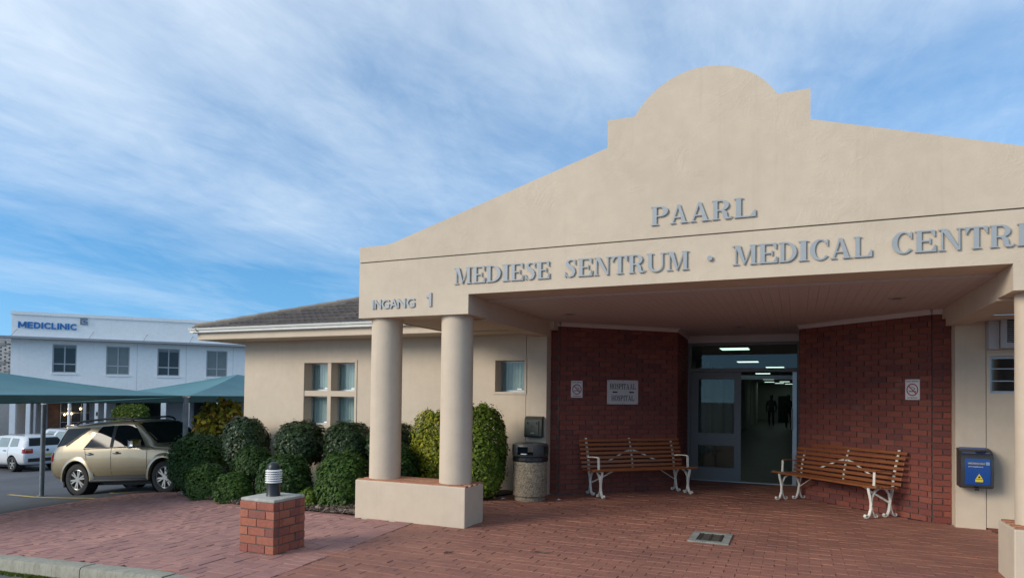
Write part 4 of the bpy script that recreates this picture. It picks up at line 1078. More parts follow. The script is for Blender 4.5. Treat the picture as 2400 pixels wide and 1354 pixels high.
# ------------------------------------------------------------------ benches
def make_bench(loc, ang, label, armw):
    r_ = thing('bench', loc, label, 'bench', 'slatted benches under the portico', ang)
    ln = 1.88; sl = MB().rbox(-ln/2, -.024, -.011, ln/2, .024, .011, .004).mesh('slat', m_wood); sb_ = MB().rbox(-ln/2, -.021, -.010, ln/2, .021, .010, .004).mesh('slat', m_wood)
    def slat(y, z, tilt, me_=sl):
        o = bpy.data.objects.new('slat', me_); COL.objects.link(o); o.parent = r_; o.location = (random.gauss(0, .004), y, z); o.rotation_euler = (tilt, 0, 0)
    for i in range(6): slat(-.285+i*.073, .425-.012*i*(.5 if i < 3 else .35), -.05 if i else .25)
    bk = [(.150+.011*i+.0012*i*i, .447+i*.067) for i in range(7)]
    for i, (y, z) in enumerate(bk): slat(y-.012, z, math.pi/2-.16-.03*i, sb_)
    for sx_ in (-.80, .80):
        wv = (.036, 0, 0)
        def S(name, pts, th=.013): MB().ribbon([(sx_, y, z) for y, z in pts], wv, th).build(name, m_iron, r_, smooth=40)
        # front leg: S curve ending in a scroll, with its back scroll branch
        S('leg', [(-.275, .405), (-.270, .36), (-.245, .28), (-.228, .20), (-.232, .12), (-.26, .05), (-.295, .016), (-.325, .014), (-.340, .032), (-.330, .052), (-.312, .050)])
        S('leg_scroll', [(-.228, .17), (-.215, .10), (-.185, .04), (-.160, .014), (-.135, .016), (-.125, .034), (-.138, .048)], .011)
        S('leg', [(.165, .400), (.150, .34), (.120, .25), (.110, .18), (.095, .10), (.065, .04), (.030, .014), (.005, .016), (-.006, .034), (.006, .050), (.022, .046)])
        S('leg_scroll', [(.110, .18), (.125, .10), (.155, .04), (.185, .014), (.212, .016), (.222, .034), (.208, .048)], .011)
        S('seat_arch', [(-.228, .20), (-.215, .28), (-.17, .345), (-.10, .385), (-.04, .39), (.04, .365), (.09, .31), (.112, .24)], .011)
        S('seat_rail', [(-.275, .405), (-.10, .392), (.08, .378), (.165, .385)], .012)
        S('back_strap', [(.165, .385)]+[(y+.014, z) for y, z in bk]+[(bk[-1][0]+.022, bk[-1][1]+.04)], .010)
        MB().ribbon([(sx_*.985+math.copysign(.03, sx_), y, z) for y, z in [(bk[2][0], bk[2][1]+.01), (.03, .608), (-.12, .616), (-.175, .614), (-.190, .602)]], (armw, 0, 0), .014).build('armrest', m_wood if armw > .03 else m_iron, r_, smooth=40)
        MB().ribbon([(sx_*.985+math.copysign(.03, sx_), y, z) for y, z in [(-.190, .606), (-.192, .56), (-.195, .48), (-.200, .43)]], (.034, 0, 0), .010).build('arm_post', m_iron, r_, smooth=40)
        s = math.copysign(1, sx_)
        MB().ribbon([(sx_, .112, .19), (sx_-s*.22, .05, .30), (sx_-s*.36, .02, .375)], (0, .022, .01), .010).build('brace', m_iron, r_)
    MB().ribbon([(0, .155, .385)]+[(0, y+.012, z) for y, z in bk]+[(0, bk[-1][0]+.02, bk[-1][1]+.03)], (.03, 0, 0), .008).build('back_strap', m_iron, r_)
    for s in (-1, 1):
        MB().ribbon([(s*.03, bk[3][0]+.016, bk[3][1]+.036), (s*.13, bk[3][0]+.014, bk[3][1]+.010), (s*.29, bk[2][0]+.012, bk[2][1]+.006), (s*.46, bk[1][0]+.010, bk[1][1]+.000)], (.0, .004, .024), .006).build('diagonal_strap', m_iron, r_)
    return r_
make_bench((-2.35, 10.55, .002), R(44.5), 'slatted brown bench with white iron legs below the hospital board', .022)
make_bench((.505, 10.58, .002), R(-46.0), 'slatted brown bench with white iron legs on the side near the blue box', .036)

# ------------------------------------------------------------------ planting bed
def poly_sheet(name, poly, zf, mat, sub=10, kind='structure', rough=.02):
    bm_ = bmesh.new(); bm_.faces.new([bm_.verts.new((x, y, 0)) for x, y in poly])
    xs_ = [p[0] for p in poly]; ys_ = [p[1] for p in poly]
    for i in range(1, sub*3):
        c_ = min(xs_)+(max(xs_)-min(xs_))*i/(sub*3)
        bmesh.ops.bisect_plane(bm_, geom=bm_.verts[:]+bm_.edges[:]+bm_.faces[:], plane_co=(c_, 0, 0), plane_no=(1, 0, 0))
    for i in range(1, sub):
        c_ = min(ys_)+(max(ys_)-min(ys_))*i/sub
        bmesh.ops.bisect_plane(bm_, geom=bm_.verts[:]+bm_.edges[:]+bm_.faces[:], plane_co=(0, c_, 0), plane_no=(0, 1, 0))
    bmesh.ops.triangulate(bm_, faces=bm_.faces)
    for v in bm_.verts: v.co.z = zf(v.co.x, v.co.y)+random.uniform(-rough, rough)
    bm_.normal_update()
    for f_ in bm_.faces:
        if f_.normal.z < 0: f_.normal_flip()
    me = bpy.data.meshes.new(name); bm_.to_mesh(me); bm_.free(); me.materials.append(mat)
    for p in me.polygons: p.use_smooth = True
    o = link(name, me); tag(o, kind=kind); return o
bedpoly = [(x, y+.03) for x, y in BEDE]+[(-5.10, 7.4), (-4.3, 7.42), (-4.62, 8.75), (-4.0, 9.72), (-9.9, 9.72), (-9.92, 14.5), (-11.4, 14.5), (-11.6, 10.9)]
poly_sheet('planting_bed', bedpoly, lambda x, y: gz(x)+.035, m_soil)
poly_sheet('planting_bed', [(2.14, 9.72), (2.31, 9.0), (2.62, 7.6), (6.4, 7.6), (6.4, 9.72)], lambda x, y: -.03, m_soil, 5)
# mulch: loose chips
def chips(n_, poly, zf, size):
    xs_ = [p[0] for p in poly]; ys_ = [p[1] for p in poly]; vs_ = []; k_ = 0
    while k_ < n_:
        x = random.uniform(min(xs_), max(xs_)); y = random.uniform(min(ys_), max(ys_))
        if not inside((x, y), poly): continue
        a = random.uniform(0, 6.28); l, w = size*random.uniform(.5, 1.6), size*random.uniform(.15, .4)
        d = Vector((math.cos(a), math.sin(a), random.gauss(0, .35)))*l/2; s = Vector((-math.sin(a), math.cos(a), random.gauss(0, .5)))*w/2
        p = Vector((x, y, zf(x)+random.uniform(.03, .075))); vs_ += [p-d-s, p+d-s, p+d+s, p-d+s]; k_ += 1
    m_ = MB(); m_.v = [tuple(v) for v in vs_]; m_.f = [(4*i, 4*i+1, 4*i+2, 4*i+3) for i in range(n_)]; return m_
tag(chips(9000, [(x, y) for x, y in BEDE]+[(-4.7, 8.6), (-6, 8.4), (-8, 8.9), (-10, 9.6), (-11.5, 10.5)], gz, .05).build('mulch', m_mulch, fix=False), 'brown bark mulch spread between the clipped shrubs', 'mulch', kind='stuff')

# ------------------------------------------------------------------ shrubs
LG2 = [(.022, .055, .010), (.035, .080, .012), (.055, .115, .016), (.085, .150, .022), (.028, .065, .012)]
LG = [(.016, .040, .009), (.024, .058, .012), (.036, .080, .016), (.062, .118, .022), (.020, .050, .012)]
LD = [(.018, .034, .013), (.027, .048, .017), (.038, .066, .022), (.023, .041, .016), (.052, .082, .030)]
LY = [(.07, .105, .014), (.14, .175, .018), (.24, .25, .02), (.38, .34, .02), (.16, .20, .02)]
LYG = [(.045, .085, .012), (.075, .13, .016), (.12, .18, .02), (.20, .25, .025), (.06, .105, .015)]
LA = [(.13, .16, .025), (.26, .25, .03), (.40, .34, .04), (.22, .06, .035), (.09, .14, .025), (.34, .30, .035), (.18, .22, .035)]
LF = [(.10, .16, .07), (.16, .23, .12), (.08, .13, .05), (.20, .27, .16)]
LH = [(.05, .09, .015), (.09, .14, .02), (.14, .19, .03), (.07, .11, .02)]
m_leaf = {'t': leafmat('leaf_new_growth', LG2), 'g': leafmat('leaf_green', LG), 'd': leafmat('leaf_dark', LD, .35, .12), 'y': leafmat('leaf_yellow', LY), 'yg': leafmat('leaf_yellowgreen', LYG),
          'a': leafmat('leaf_autumn', LA), 'f': leafmat('leaf_feathery', LF), 'h': leafmat('leaf_hedge', LH)}
m_stem = simple('shrub_stem', (.09, .07, .05), .85, var=.3)
def shrub(name, label, c, rad, zb, zt, mat, n_, ls, expo=2.2, seed=1, group='clipped shrubs in the bed', flat=0, lean=.35, stems=5, ground=None, loose=.10, cat='shrub', updir=.5):
    g = np.random.default_rng(seed); x, y = c; gzv = gz(x) if ground is None else ground
    root = thing(name, (x, y, gzv), label, cat, group)
    zc, rz = (zb+zt)/2, (zt-zb)/2; rx, ry = (q*(.93 if 'rounded' in name else 1) for q in rad)
    if 'rounded' in name: n_ = int(n_*1.35); ls *= .84; lean = .28
    d = g.normal(size=(n_, 3)); d /= np.linalg.norm(d, axis=1)[:, None]
    # superellipsoid radius along direction
    rr = (np.abs(d[:, 0])**expo+np.abs(d[:, 1])**expo+np.abs(d[:, 2])**expo)**(-1/expo)
    ph = g.uniform(0, 6.28, (6, 3)); fr = g.uniform(2, 7, (6, 3)); lump = np.zeros(n_)
    for a in range(6): lump += np.sin(d@np.diag(fr[a])@np.ones(3)+ph[a, 0])*np.cos(d[:, 0]*fr[a, 1]*1.3+d[:, 2]*fr[a, 2]+ph[a, 1])
    rr *= 1+.032*lump
    dep = 1-np.abs(g.normal(0, loose, n_)); stray = g.random(n_) < .035; dep[stray] = 1+g.uniform(0, .10, stray.sum())
    p = d*(rr*np.clip(dep, .35, 1.1))[:, None]*np.array([rx, ry, rz])+np.array([x, y, zc])
    keep = p[:, 2] > gzv+.02; p = p[keep]; d = d[keep]; n2 = len(p)
    nrm = d*np.array([1/rx, 1/ry, 1/rz]); nrm /= np.linalg.norm(nrm, axis=1)[:, None]
    nrm = nrm+g.normal(0, lean, (n2, 3))+np.array([0, 0, updir]); nrm /= np.linalg.norm(nrm, axis=1)[:, None]
    a1 = np.cross(nrm, g.normal(size=(n2, 3))); a1 /= np.linalg.norm(a1, axis=1)[:, None]; b1 = np.cross(nrm, a1)
    l = ls*g.uniform(.55, 1.45, n2)[:, None]; w = l*.34
    v = np.stack([p-a1*l*.5, p+b1*w-nrm*w*.35, p+a1*l*.5-nrm*l*.12, p-b1*w-nrm*w*.35], 1).reshape(-1, 3)-np.array(base(root))
    me = bpy.data.meshes.new('crown'); me.vertices.add(len(v)); me.vertices.foreach_set('co', v.ravel())
    me.loops.add(n2*6); idx = np.arange(n2)[:, None]*4+np.array([0, 1, 2, 0, 2, 3])[None]; me.loops.foreach_set('vertex_index', idx.ravel().astype(np.int32))
    me.polygons.add(n2*2); me.polygons.foreach_set('loop_start', np.arange(n2*2, dtype=np.int32)*3)
    me.update(calc_edges=True); me.materials.append(mat)
    link('crown', me, root)
    for i in range(stems):
        a = i*2.4+seed; r_ = .06*min(rx, 1); top = (x+rx*.5*math.cos(a), y+ry*.5*math.sin(a), zc+rz*.35)
        MB().tube([(x+r_*math.cos(a), y+r_*math.sin(a), gzv-.03), (x+rx*.22*math.cos(a), y+ry*.22*math.sin(a), gzv+(zc-gzv)*.6), top], [.016, .012, .005], 6).build('stem', m_stem, root)
    return root
shrub('rounded_shrub', 'largest dark green clipped shrub beside the gold car', (-11.0, 9.62), (.64, .58), -.46, .74, m_leaf['g'], 9500, .062, seed=1)
shrub('rounded_shrub', 'tall dark leafy shrub at the corner of the cream wing', (-9.32, 9.18), (.48, .40), .12, 1.10, m_leaf['d'], 6000, .068, seed=2, stems=6)
shrub('rounded_shrub', 'dark leafy shrub on bare stems left of the four-pane window', (-8.03, 9.17), (.47, .42), .30, 1.06, m_leaf['d'], 5200, .068, seed=3, stems=9, expo=2.6, loose=.14)
shrub('rounded_shrub', 'dark leafy shrub below the right half of the four-pane window', (-7.02, 9.22), (.41, .40), .36, 1.08, m_leaf['d'], 5000, .068, seed=4, stems=8, expo=2.6)
shrub('rounded_shrub', 'dark leafy shrub partly hidden behind the left column', (-6.18, 9.22), (.40, .40), .36, 1.10, m_leaf['d'], 5000, .068, seed=5, stems=8, expo=2.6)
shrub('rounded_shrub', 'low dark shrub showing between the two left columns', (-5.68, 8.62), (.38, .38), .0, .79, m_leaf['g'], 6500, .05, seed=6)
shrub('rounded_shrub', 'small green clipped shrub in the second row behind the low front pair', (-8.78, 8.85), (.37, .34), -.02, .60, m_leaf['g'], 4200, .058, seed=7)
shrub('rounded_shrub', 'low green clipped shrub nearest the corner of the bed', (-10.02, 8.96), (.44, .36), -.56, .23, m_leaf['t'], 5000, .058, seed=8)
shrub('rounded_shrub', 'low spreading green shrub at the middle of the bed edge', (-8.84, 8.46), (.38, .32), -.46, .19, m_leaf['t'], 4200, .058, seed=9)
shrub('rounded_shrub', 'clipped green shrub directly behind the bollard light', (-7.50, 8.22), (.48, .42), -.34, .59, m_leaf['g'], 6000, .06, seed=10)
shrub('rounded_shrub', 'dense round green shrub against the left plinth', (-6.02, 7.80), (.42, .40), -.22, .71, m_leaf['t'], 6200, .058, seed=11, expo=2.4)
shrub('rounded_shrub', 'small loose pale green seedling between two clipped shrubs', (-6.50, 7.62), (.21, .18), -.20, .18, m_leaf['yg'], 1200, .045, seed=12, loose=.3)
shrub('upright_shrub', 'yellow-tinged upright clipped shrub between the left columns', (-5.27, 9.17), (.36, .33), .14, 1.28, m_leaf['y'], 8000, .05, expo=3.4, seed=13)
shrub('upright_shrub', 'tall green upright clipped shrub right of the left columns', (-4.40, 8.93), (.40, .36), .02, 1.40, m_leaf['yg'], 10500, .05, expo=3.0, seed=14)
shrub('autumn_shrub', 'loose yellow and red leaved shrub beside the left wall corner', (-12.10, 11.2), (.62, .55), -.35, 1.38, m_leaf['a'], 3600, .12, seed=15, loose=.34, lean=.9, group='loose garden plants', stems=9)
shrub('autumn_shrub', 'reddish loose shrub in front of the feathery pale plant', (-12.55, 10.95), (.42, .4), -.4, .62, m_leaf['a'], 2000, .08, seed=16, loose=.34, lean=.9, group='loose garden plants')
shrub('feathery_plant', 'pale feathery green plant behind the gold car bonnet', (-14.3, 12.9), (.50, .45), -.6, 1.12, m_leaf['f'], 3600, .10, seed=17, loose=.36, lean=1.0, group='loose garden plants')

# ------------------------------------------------------------------ vehicles
def paintmat(name, col, metal=.55, rough=.32):
    m, t, b = newmat(name); b.inputs['Base Color'].default_value = (*col, 1); b.inputs['Metallic'].default_value = metal
    b.inputs['Roughness'].default_value = rough; b.inputs['Coat Weight'].default_value = .7; b.inputs['Coat Roughness'].default_value = .06
    g_ = N(t, 'ShaderNodeNewGeometry').outputs['Position']
    L(t, ramp(t, noise(t, g_, 2.5, 5), [(.3, tuple(c_*.92 for c_ in col)), (.7, tuple(c_*1.05 for c_ in col))]), b.inputs['Base Color']); return m
m_cglass = simple('car_glass', (.010, .013, .014), .04, var=.05, spec=.22); m_chrome = simple('chrome', (.62, .62, .62), .15, metal=1, var=.02)
m_taill = simple('tail_lamp_red', (.30, .012, .012), .12, var=.05); m_ramber = simple('tail_lamp_amber', (.45, .13, .02), .15, var=.05)
m_rim = simple('alloy', (.50, .50, .49), .3, metal=.8, var=.05); m_trim = simple('black_trim', (.02, .02, .021), .6, var=.1)
m_plate = simple('plate_yellow', (.45, .33, .10), .5, var=.08)
def section(zb, zs, zr, wb, wm, ws, wr):
    h = zs-zb
    half = [(0, zb), (wb*.85, zb), (wb, zb+.06), (wm, zb+.30*h), (wm, zb+.62*h), (ws+.012, zs-.05), (ws, zs), (ws+(wr-ws)*.5, zs+(zr-zs)*.5), (wr, zs+(zr-zs)*.90), (wr*.86, zs+(zr-zs)*.985), (wr*.45, zr), (0, zr)]
    return half
def make_car(name, loc, rotz, pitch, stations, paint_m, label, P, group):
    root = thing(name, loc, label, 'car', group, 1e-9); root.rotation_euler = (0, pitch, rotz); root.rotation_mode = 'XYZ'
    st_ = np.array(stations); xs_ = np.unique(np.concatenate([st_[:, 0], np.linspace(st_[0, 0], st_[-1, 0], 46)]))
    m_ = MB(); rings = []
    for x in xs_:
        q = [np.interp(x, st_[:, 0], st_[:, k_]) for k_ in range(1, 8)]; h = section(*q)
        ring = [(x, y, z) for y, z in h]+[(x, -y, z) for y, z in reversed(h[1:-1])]
        rings.append(ring)
    k_ = len(rings[0])
    for r_ in rings: m_.v += r_
    for i in range(len(rings)-1):
        for j in range(k_): m_.f.append((i*k_+j, i*k_+(j+1) % k_, (i+1)*k_+(j+1) % k_, (i+1)*k_+j))
    m_.f += [tuple(range(k_)), tuple((len(rings)-1)*k_+j for j in range(k_))]
    me0 = m_.mesh('b', None)
    tmp = bpy.data.objects.new('tmp_body', me0); COL.objects.link(tmp)
    ss = tmp.modifiers.new('s', 'SUBSURF'); ss.levels = ss.render_levels = 1
    cuts = []
    for wx in (P['rw'], P['fw']):
        for s in (-1, 1):
            c_ = MB().cyl((wx, s*(P['hw']-.30), P['wr']+.015), (wx, s*(P['hw']+.3), P['wr']+.015), P['wr']*1.16, n=40)
            c_ = MB().add(c_.v, c_.f); co_ = bpy.data.objects.new('cut', c_.mesh('c', None)); COL.objects.link(co_); cuts.append(co_)
            bo = tmp.modifiers.new('b', 'BOOLEAN'); bo.operation = 'DIFFERENCE'; bo.object = co_; bo.solver = 'EXACT'
    dg = bpy.context.evaluated_depsgraph_get(); me = bpy.data.meshes.new_from_object(tmp.evaluated_get(dg))
    for q in cuts+[tmp]: bpy.data.objects.remove(q)
    me.name = 'body'; me.materials.clear(); me.materials.append(paint_m)
    for p in me.polygons: p.use_smooth = True
    me.set_sharp_from_angle(angle=R(32))
    body = link('body', me, root)
    bv = BVHTree.FromPolygons([v.co.copy() for v in me.vertices], [tuple(p.vertices) for p in me.polygons])
    def patch(pname, quad, mat, side=None, eps=.006, parent=None, n1=10, n2=6):
        """quad in (x,z) for side +1/-1, or in (y,z) for 'f'/'r'; laid onto the body surface"""
        pts = []; q = [Vector(v) for v in quad]
        for a in range(n2+1):
            for c_ in range(n1+1):
                u, v = c_/n1, a/n2; p = (q[0]*(1-u)+q[1]*u)*(1-v)+(q[3]*(1-u)+q[2]*u)*v
                if side in (1, -1): o_, d_ = Vector((p.x, side*3, p.y)), Vector((0, -side, 0))
                else: sg = 1 if side == 'f' else -1; o_, d_ = Vector((sg*5, p.x, p.y)), Vector((-sg, 0, 0))
                hit = bv.ray_cast(o_, d_)
                pts.append((hit[0]+hit[1]*eps) if hit[0] is not None else o_+d_*2.2)
        mm = MB(); mm.v = [tuple(v) for v in pts]
        mm.f = [(a*(n1+1)+c_, a*(n1+1)+c_+1, (a+1)*(n1+1)+c_+1, (a+1)*(n1+1)+c_) for a in range(n2) for c_ in range(n1)]
        o = mm.build(pname, mat, parent or root, smooth=60, fix=False)
        return o
    # wheels
    R_ = P['wr']; Wd = .12
    for wx in (P['rw'], P['fw']):
        for s in (-1, 1):
            yc = s*(P['hw']-.13)
            tp = [(R_*.66, -Wd), (R_*.80, -Wd*1.05), (R_*.95, -Wd*.95), (R_, -Wd*.70), (R_, Wd*.70), (R_*.95, Wd*.95), (R_*.80, Wd*1.05), (R_*.66, Wd)]
            wh = MB().lathe(tp, (wx, yc, R_), 40, 'y').build('wheel', m_rubber, root, smooth=35)
            rm = MB().lathe([(R_*.66, -Wd*.9), (R_*.60, -Wd*.5), (R_*.60, Wd*.5), (R_*.66, Wd*.9)], (wx, yc, R_), 36, 'y')
            yo = yc+s*Wd*.72
            rm.lathe([(R_*.67, 0), (R_*.60, s*.012), (R_*.60, -s*.03)], (wx, yo, R_), 36, 'y')
            rm.cyl((wx, yo+s*.01, R_), (wx, yo-s*.03, R_), R_*.17, n=18)
            ns = P['spokes']
            for i in range(ns):
                a = 2*math.pi*(i+.25)/ns
                for da in ((-.16, .16) if P['double'] else (0,)):
                    c_, s_ = math.cos(a+da*.6), math.sin(a+da*.6); c2, s2 = math.cos(a+da), math.sin(a+da)
                    rm.ribbon([(wx+R_*.10*c_, yo-s*.002, R_+R_*.10*s_), (wx+R_*.62*c2, yo, R_+R_*.62*s2)], Vector((-s2, 0, c2))*(R_*.10 if P['double'] else R_*.17), .02)
            rm.build('rim', m_rim if not P.get('darkrim') else m_trim, wh, smooth=35)
            MB().cyl((wx, yc-s*.03, R_), (wx, yc-s*.05, R_), R_*.62, n=28).build('brake_disc', m_trim, wh)
            # dark wheel-house liner
            MB().lathe([(R_*1.14, -.13), (R_*1.14, .10)], (wx, s*(P['hw']-.17), R_+.015), 36, 'y').build('wheel_house', m_trim, root, fix=False)
    MB().box(P['rw']+.1, -P['hw']+.25, R_*.55, P['fw']-.1, P['hw']-.25, R_*1.05).build('underbody', m_trim, root)
    return root, patch, body
# gold SUV
suv_st = [(-2.36, .52, .92, .96, .66, .74, .70, .50), (-2.32, .42, 1.00, 1.06, .78, .85, .80, .62), (-2.22, .38, 1.08, 1.24, .84, .90, .85, .66), (-2.10, .36, 1.12, 1.50, .86, .915, .875, .70),
          (-1.98, .35, 1.13, 1.68, .86, .92, .88, .71), (-1.84, .34, 1.13, 1.74, .86, .92, .885, .715), (-1.0, .33, 1.12, 1.775, .86, .92, .885, .715), (-.3, .33, 1.11, 1.78, .86, .92, .885, .71), (.15, .33, 1.11, 1.765, .86, .92, .885, .70),
          (.38, .33, 1.11, 1.715, .86, .92, .885, .70), (1.12, .33, 1.10, 1.145, .86, .92, .875, .72), (1.8, .34, 1.05, 1.10, .86, .92, .86, .68), (2.12, .36, .97, 1.03, .84, .90, .82, .64), (2.28, .40, .86, .92, .78, .84, .76, .58), (2.36, .46, .74, .78, .64, .72, .66, .48)]
m_gold = paintmat('champagne_paint', (.34, .272, .170), .5)
sc_ = Vector((-13.93, 10.86, -.765)); 
PS = dict(rw=-1.375, fw=1.375, hw=.92, wr=.385, spokes=6, double=True)
suv, patch, body = make_car('parked_suv', sc_, R(5.0), -math.atan(.20/2.75), suv_st, m_gold, 'gold four-wheel-drive car with roof rails parked under the green shade net', PS, None)
for s in (-1, 1):
    patch('side_window', [(-.19, 1.135), (.78, 1.15), (.34, 1.64), (-.19, 1.655)], m_cglass, s)
    patch('side_window', [(-1.14, 1.15), (-.30, 1.135), (-.30, 1.655), (-.68, 1.645)], m_cglass, s)
    patch('quarter_window', [(-2.10, 1.20), (-1.66, 1.25), (-1.08, 1.63), (-1.84, 1.64)], m_cglass, s)
    patch('quarter_trim', [(-1.74, 1.20), (-1.06, 1.60), (-1.08, 1.635), (-1.76, 1.25)], m_trim, s, .010, n2=2)
    patch('window_strip', [(-1.15, 1.115), (.82, 1.115), (.82, 1.135), (-1.15, 1.135)], m_trim, s, .009, n1=24, n2=1)
    patch('pillar_trim', [(-.292, 1.14), (-.198, 1.14), (-.198, 1.65), (-.292, 1.65)], m_trim, s, .008, n1=2)
    for xg in (-.245, .87): patch('door_gap', [(xg-.006, .45), (xg+.006, .45), (xg+.006, 1.12), (xg-.006, 1.12)], m_trim, s, .003, n1=1, n2=12)
    patch('door_gap', [(-1.04, .86), (-1.028, .86), (-1.10, 1.12), (-1.112, 1.12)], m_trim, s, .003, n1=1, n2=8)
    patch('door_crease', [(-.9, .575), (1.0, .575), (1.0, .60), (-.9, .60)], m_gold, s, .012, n1=30, n2=1)
    for xh in (-.92, -.05):
        MB().tube([(xh-.11, s*.905, .99), (xh-.07, s*.945, .995), (xh+.07, s*.945, .995), (xh+.11, s*.905, .99)], .014, 8).build('door_handle', m_chrome, suv, smooth=40)
        patch('handle_recess', [(xh-.05, .965), (xh+.05, .965), (xh+.05, 1.03), (xh-.05, 1.03)], m_trim, s, .003, n1=3, n2=3)
    mi = MB().rbox(.56, s*.93, 1.13, .70, s*1.10, 1.28, .03).build('mirror', m_chrome, suv, smooth=50)
    MB().box(.60, s*.86, 1.14, .66, s*.94, 1.19).build('mirror_arm', m_trim, suv)
    # side step and wheel-arch flares
    MB().tube([(-.92, s*.90, .34), (-.80, s*.96, .35), (.80, s*.96, .35), (.92, s*.90, .34)], .035, 10).build('side_step', m_trim, suv, smooth=40)
    MB().box(-.95, s*.80, .36, .95, s*.905, .46).build('sill', m_trim, suv)
    for wx in (-1.375, 1.375):
        fl = MB(); n_ = 26
        for i in range(n_+1):
            a = -.12+(math.pi+.24)*i/n_
            for rr, yy in ((.448, .905), (.452, .945), (.50, .94), (.555, .905)): fl.v.append((wx+rr*math.cos(a), s*yy, .40+rr*math.sin(a)))
        for i in range(n_):
            for j in range(3): fl.f.append((i*4+j, i*4+j+1, (i+1)*4+j+1, (i+1)*4+j))
        fl.build('arch_flare', m_gold, suv, smooth=60)
    MB().tube([(-1.65, s*.64, 1.735), (-1.50, s*.65, 1.80), (-.6, s*.65, 1.835), (-.05, s*.65, 1.83), (.10, s*.64, 1.80), (.20, s*.63, 1.74)], .026, 8).build('roof_rail', m_trim, suv, smooth=40)
    patch('tail_lamp', [(-2.30, .84), (-2.17, .86), (-2.16, 1.06), (-2.25, 1.07)], m_taill, s, .012, n1=4, n2=4); patch('lamp_lens', [(-2.31, .97), (-2.20, .98), (-2.19, 1.05), (-2.26, 1.06)], m_chrome, s, .018, n1=4, n2=3)
    MB().rbox(2.10, s*.55, .80, 2.30, s*.83, .98, .03).build('headlamp', m_chrome, suv, smooth=50)
    MB().box(-1.84, s*.70, .20, -1.80, s*.90, .52).build('mud_flap', m_rubber, suv)
suv.scale = (.935,)*3
patch('windscreen', [(-.74, 1.18), (.74, 1.18), (.62, 1.69), (-.62, 1.69)], m_cglass, 'f', .008)
patch('rear_window', [(-.70, 1.18), (.70, 1.18), (.60, 1.62), (-.60, 1.62)], m_cglass, 'r', .008)
MB().rbox(-2.10, -.60, 1.70, -1.80, .60, 1.745, .015).build('roof_spoiler', m_gold, suv, smooth=40)
MB().rbox(2.27, -.45, .66, 2.34, .45, .86, .02).build('grille', m_trim, suv)
# white hatchbacks
hat_st = [(-2.02, .42, .74, .78, .60, .66, .62, .46), (-1.99, .30, .84, .90, .70, .76, .72, .58), (-1.93, .24, .90, 1.00, .74, .80, .76, .60), (-1.80, .22, .92, 1.24, .75, .81, .77, .57), (-1.62, .21, .93, 1.37, .75, .815, .775, .555),
          (-1.2, .20, .93, 1.41, .75, .815, .775, .55), (-.4, .20, .92, 1.425, .75, .815, .775, .545), (.2, .20, .91, 1.40, .75, .815, .775, .54), (.40, .20, .91, 1.35, .75, .815, .775, .54), (1.05, .20, .90, .935, .75, .81, .76, .60),
          (1.6, .22, .82, .86, .73, .79, .72, .56), (1.88, .26, .70, .74, .66, .72, .64, .48), (1.96, .34, .58, .62, .54, .60, .54, .40)]
m_carw = paintmat('white_paint_car', (.62, .64, .66), .0, .3); m_cars = paintmat('silver_paint_car', (.50, .53, .56), .4, .3)
m_hgl = simple('pale_car_glass', (.20, .25, .24), .05, var=.1, spec=.8)
PH = dict(rw=-1.22, fw=1.22, hw=.815, wr=.29, spokes=5, double=False, darkrim=False)
def hatch(loc, rotz, pm_, label):
    car, patch, body = make_car('parked_hatchback', loc, rotz, .04, hat_st, pm_, label, PH, 'white cars in the far row')
    for s in (-1, 1):
        patch('side_window', [(-.02, .95), (.80, .96), (.38, 1.30), (-.02, 1.315)], m_hgl, s)
        patch('side_window', [(-.90, .95), (-.10, .95), (-.10, 1.315), (-.74, 1.30)], m_hgl, s)
        patch('quarter_window', [(-1.52, .97), (-1.02, .955), (-.90, 1.29), (-1.36, 1.27)], m_hgl, s)
        for xg in (-.06, .86, -.96): patch('door_gap', [(xg-.006, .32), (xg+.006, .32), (xg+.006, .94), (xg-.006, .94)], m_trim, s, .003, n1=1, n2=10)
        for xh in (-.76, .12): MB().box(xh-.07, s*.80, .80, xh+.07, s*.83, .825).build('door_handle', m_trim, car)
        lp = patch('tail_lamp', [(s*.50, .70), (s*.74, .70), (s*.71, .87), (s*.50, .87)] if s > 0 else [(-.74, .70), (-.50, .70), (-.50, .87), (-.71, .87)], m_taill, 'r', .012)
        patch('indicator', [(s*.56, .80), (s*.715, .80), (s*.70, .865), (s*.56, .865)] if s > 0 else [(-.715, .80), (-.56, .80), (-.56, .865), (-.70, .865)], m_ramber, 'r', .016)
        patch('lamp_wrap', [(-1.985, .71), (-1.86, .71), (-1.87, .87), (-1.965, .87)], m_taill, s, .010)
        MB().tube([(-1.5, s*.52, 1.385), (-.6, s*.53, 1.435), (.2, s*.52, 1.41)], .012, 6).build('roof_rail', m_trim, car)
        MB().rbox(.66, s*.80, .95, .76, s*.95, 1.05, .02).build('mirror', pm_, car, smooth=50)
    patch('rear_window', [(-.60, .97), (.60, .97), (.50, 1.28), (-.50, 1.28)], m_cglass, 'r', .010)
    patch('windscreen', [(-.60, .98), (.60, .98), (.46, 1.33), (-.46, 1.33)], m_cglass, 'f', .008)
    patch('bumper_strip', [(-.66, .36), (.66, .36), (.66, .50), (-.66, .50)], m_trim, 'r', .012)
    pl = patch('number_plate', [(-.26, .555), (.26, .555), (.26, .655), (-.26, .655)], m_plate, 'r', .014)
    MB().cyl((-2.035, 0, .80), (-1.98, 0, .80), .05, n=18).build('badge', m_trim, car); car.scale = (.95, .95, .89)
    return car
hatch((-26.35, 15.0, gz(-26)-.02), R(177.5), m_carw, 'white hatchback with red tail lamps parked nearest the gold car')
hatch((-27.4, 18.1, gz(-27)), R(1), m_cars, 'silver-white car whose roof shows behind the nearest white hatchback')
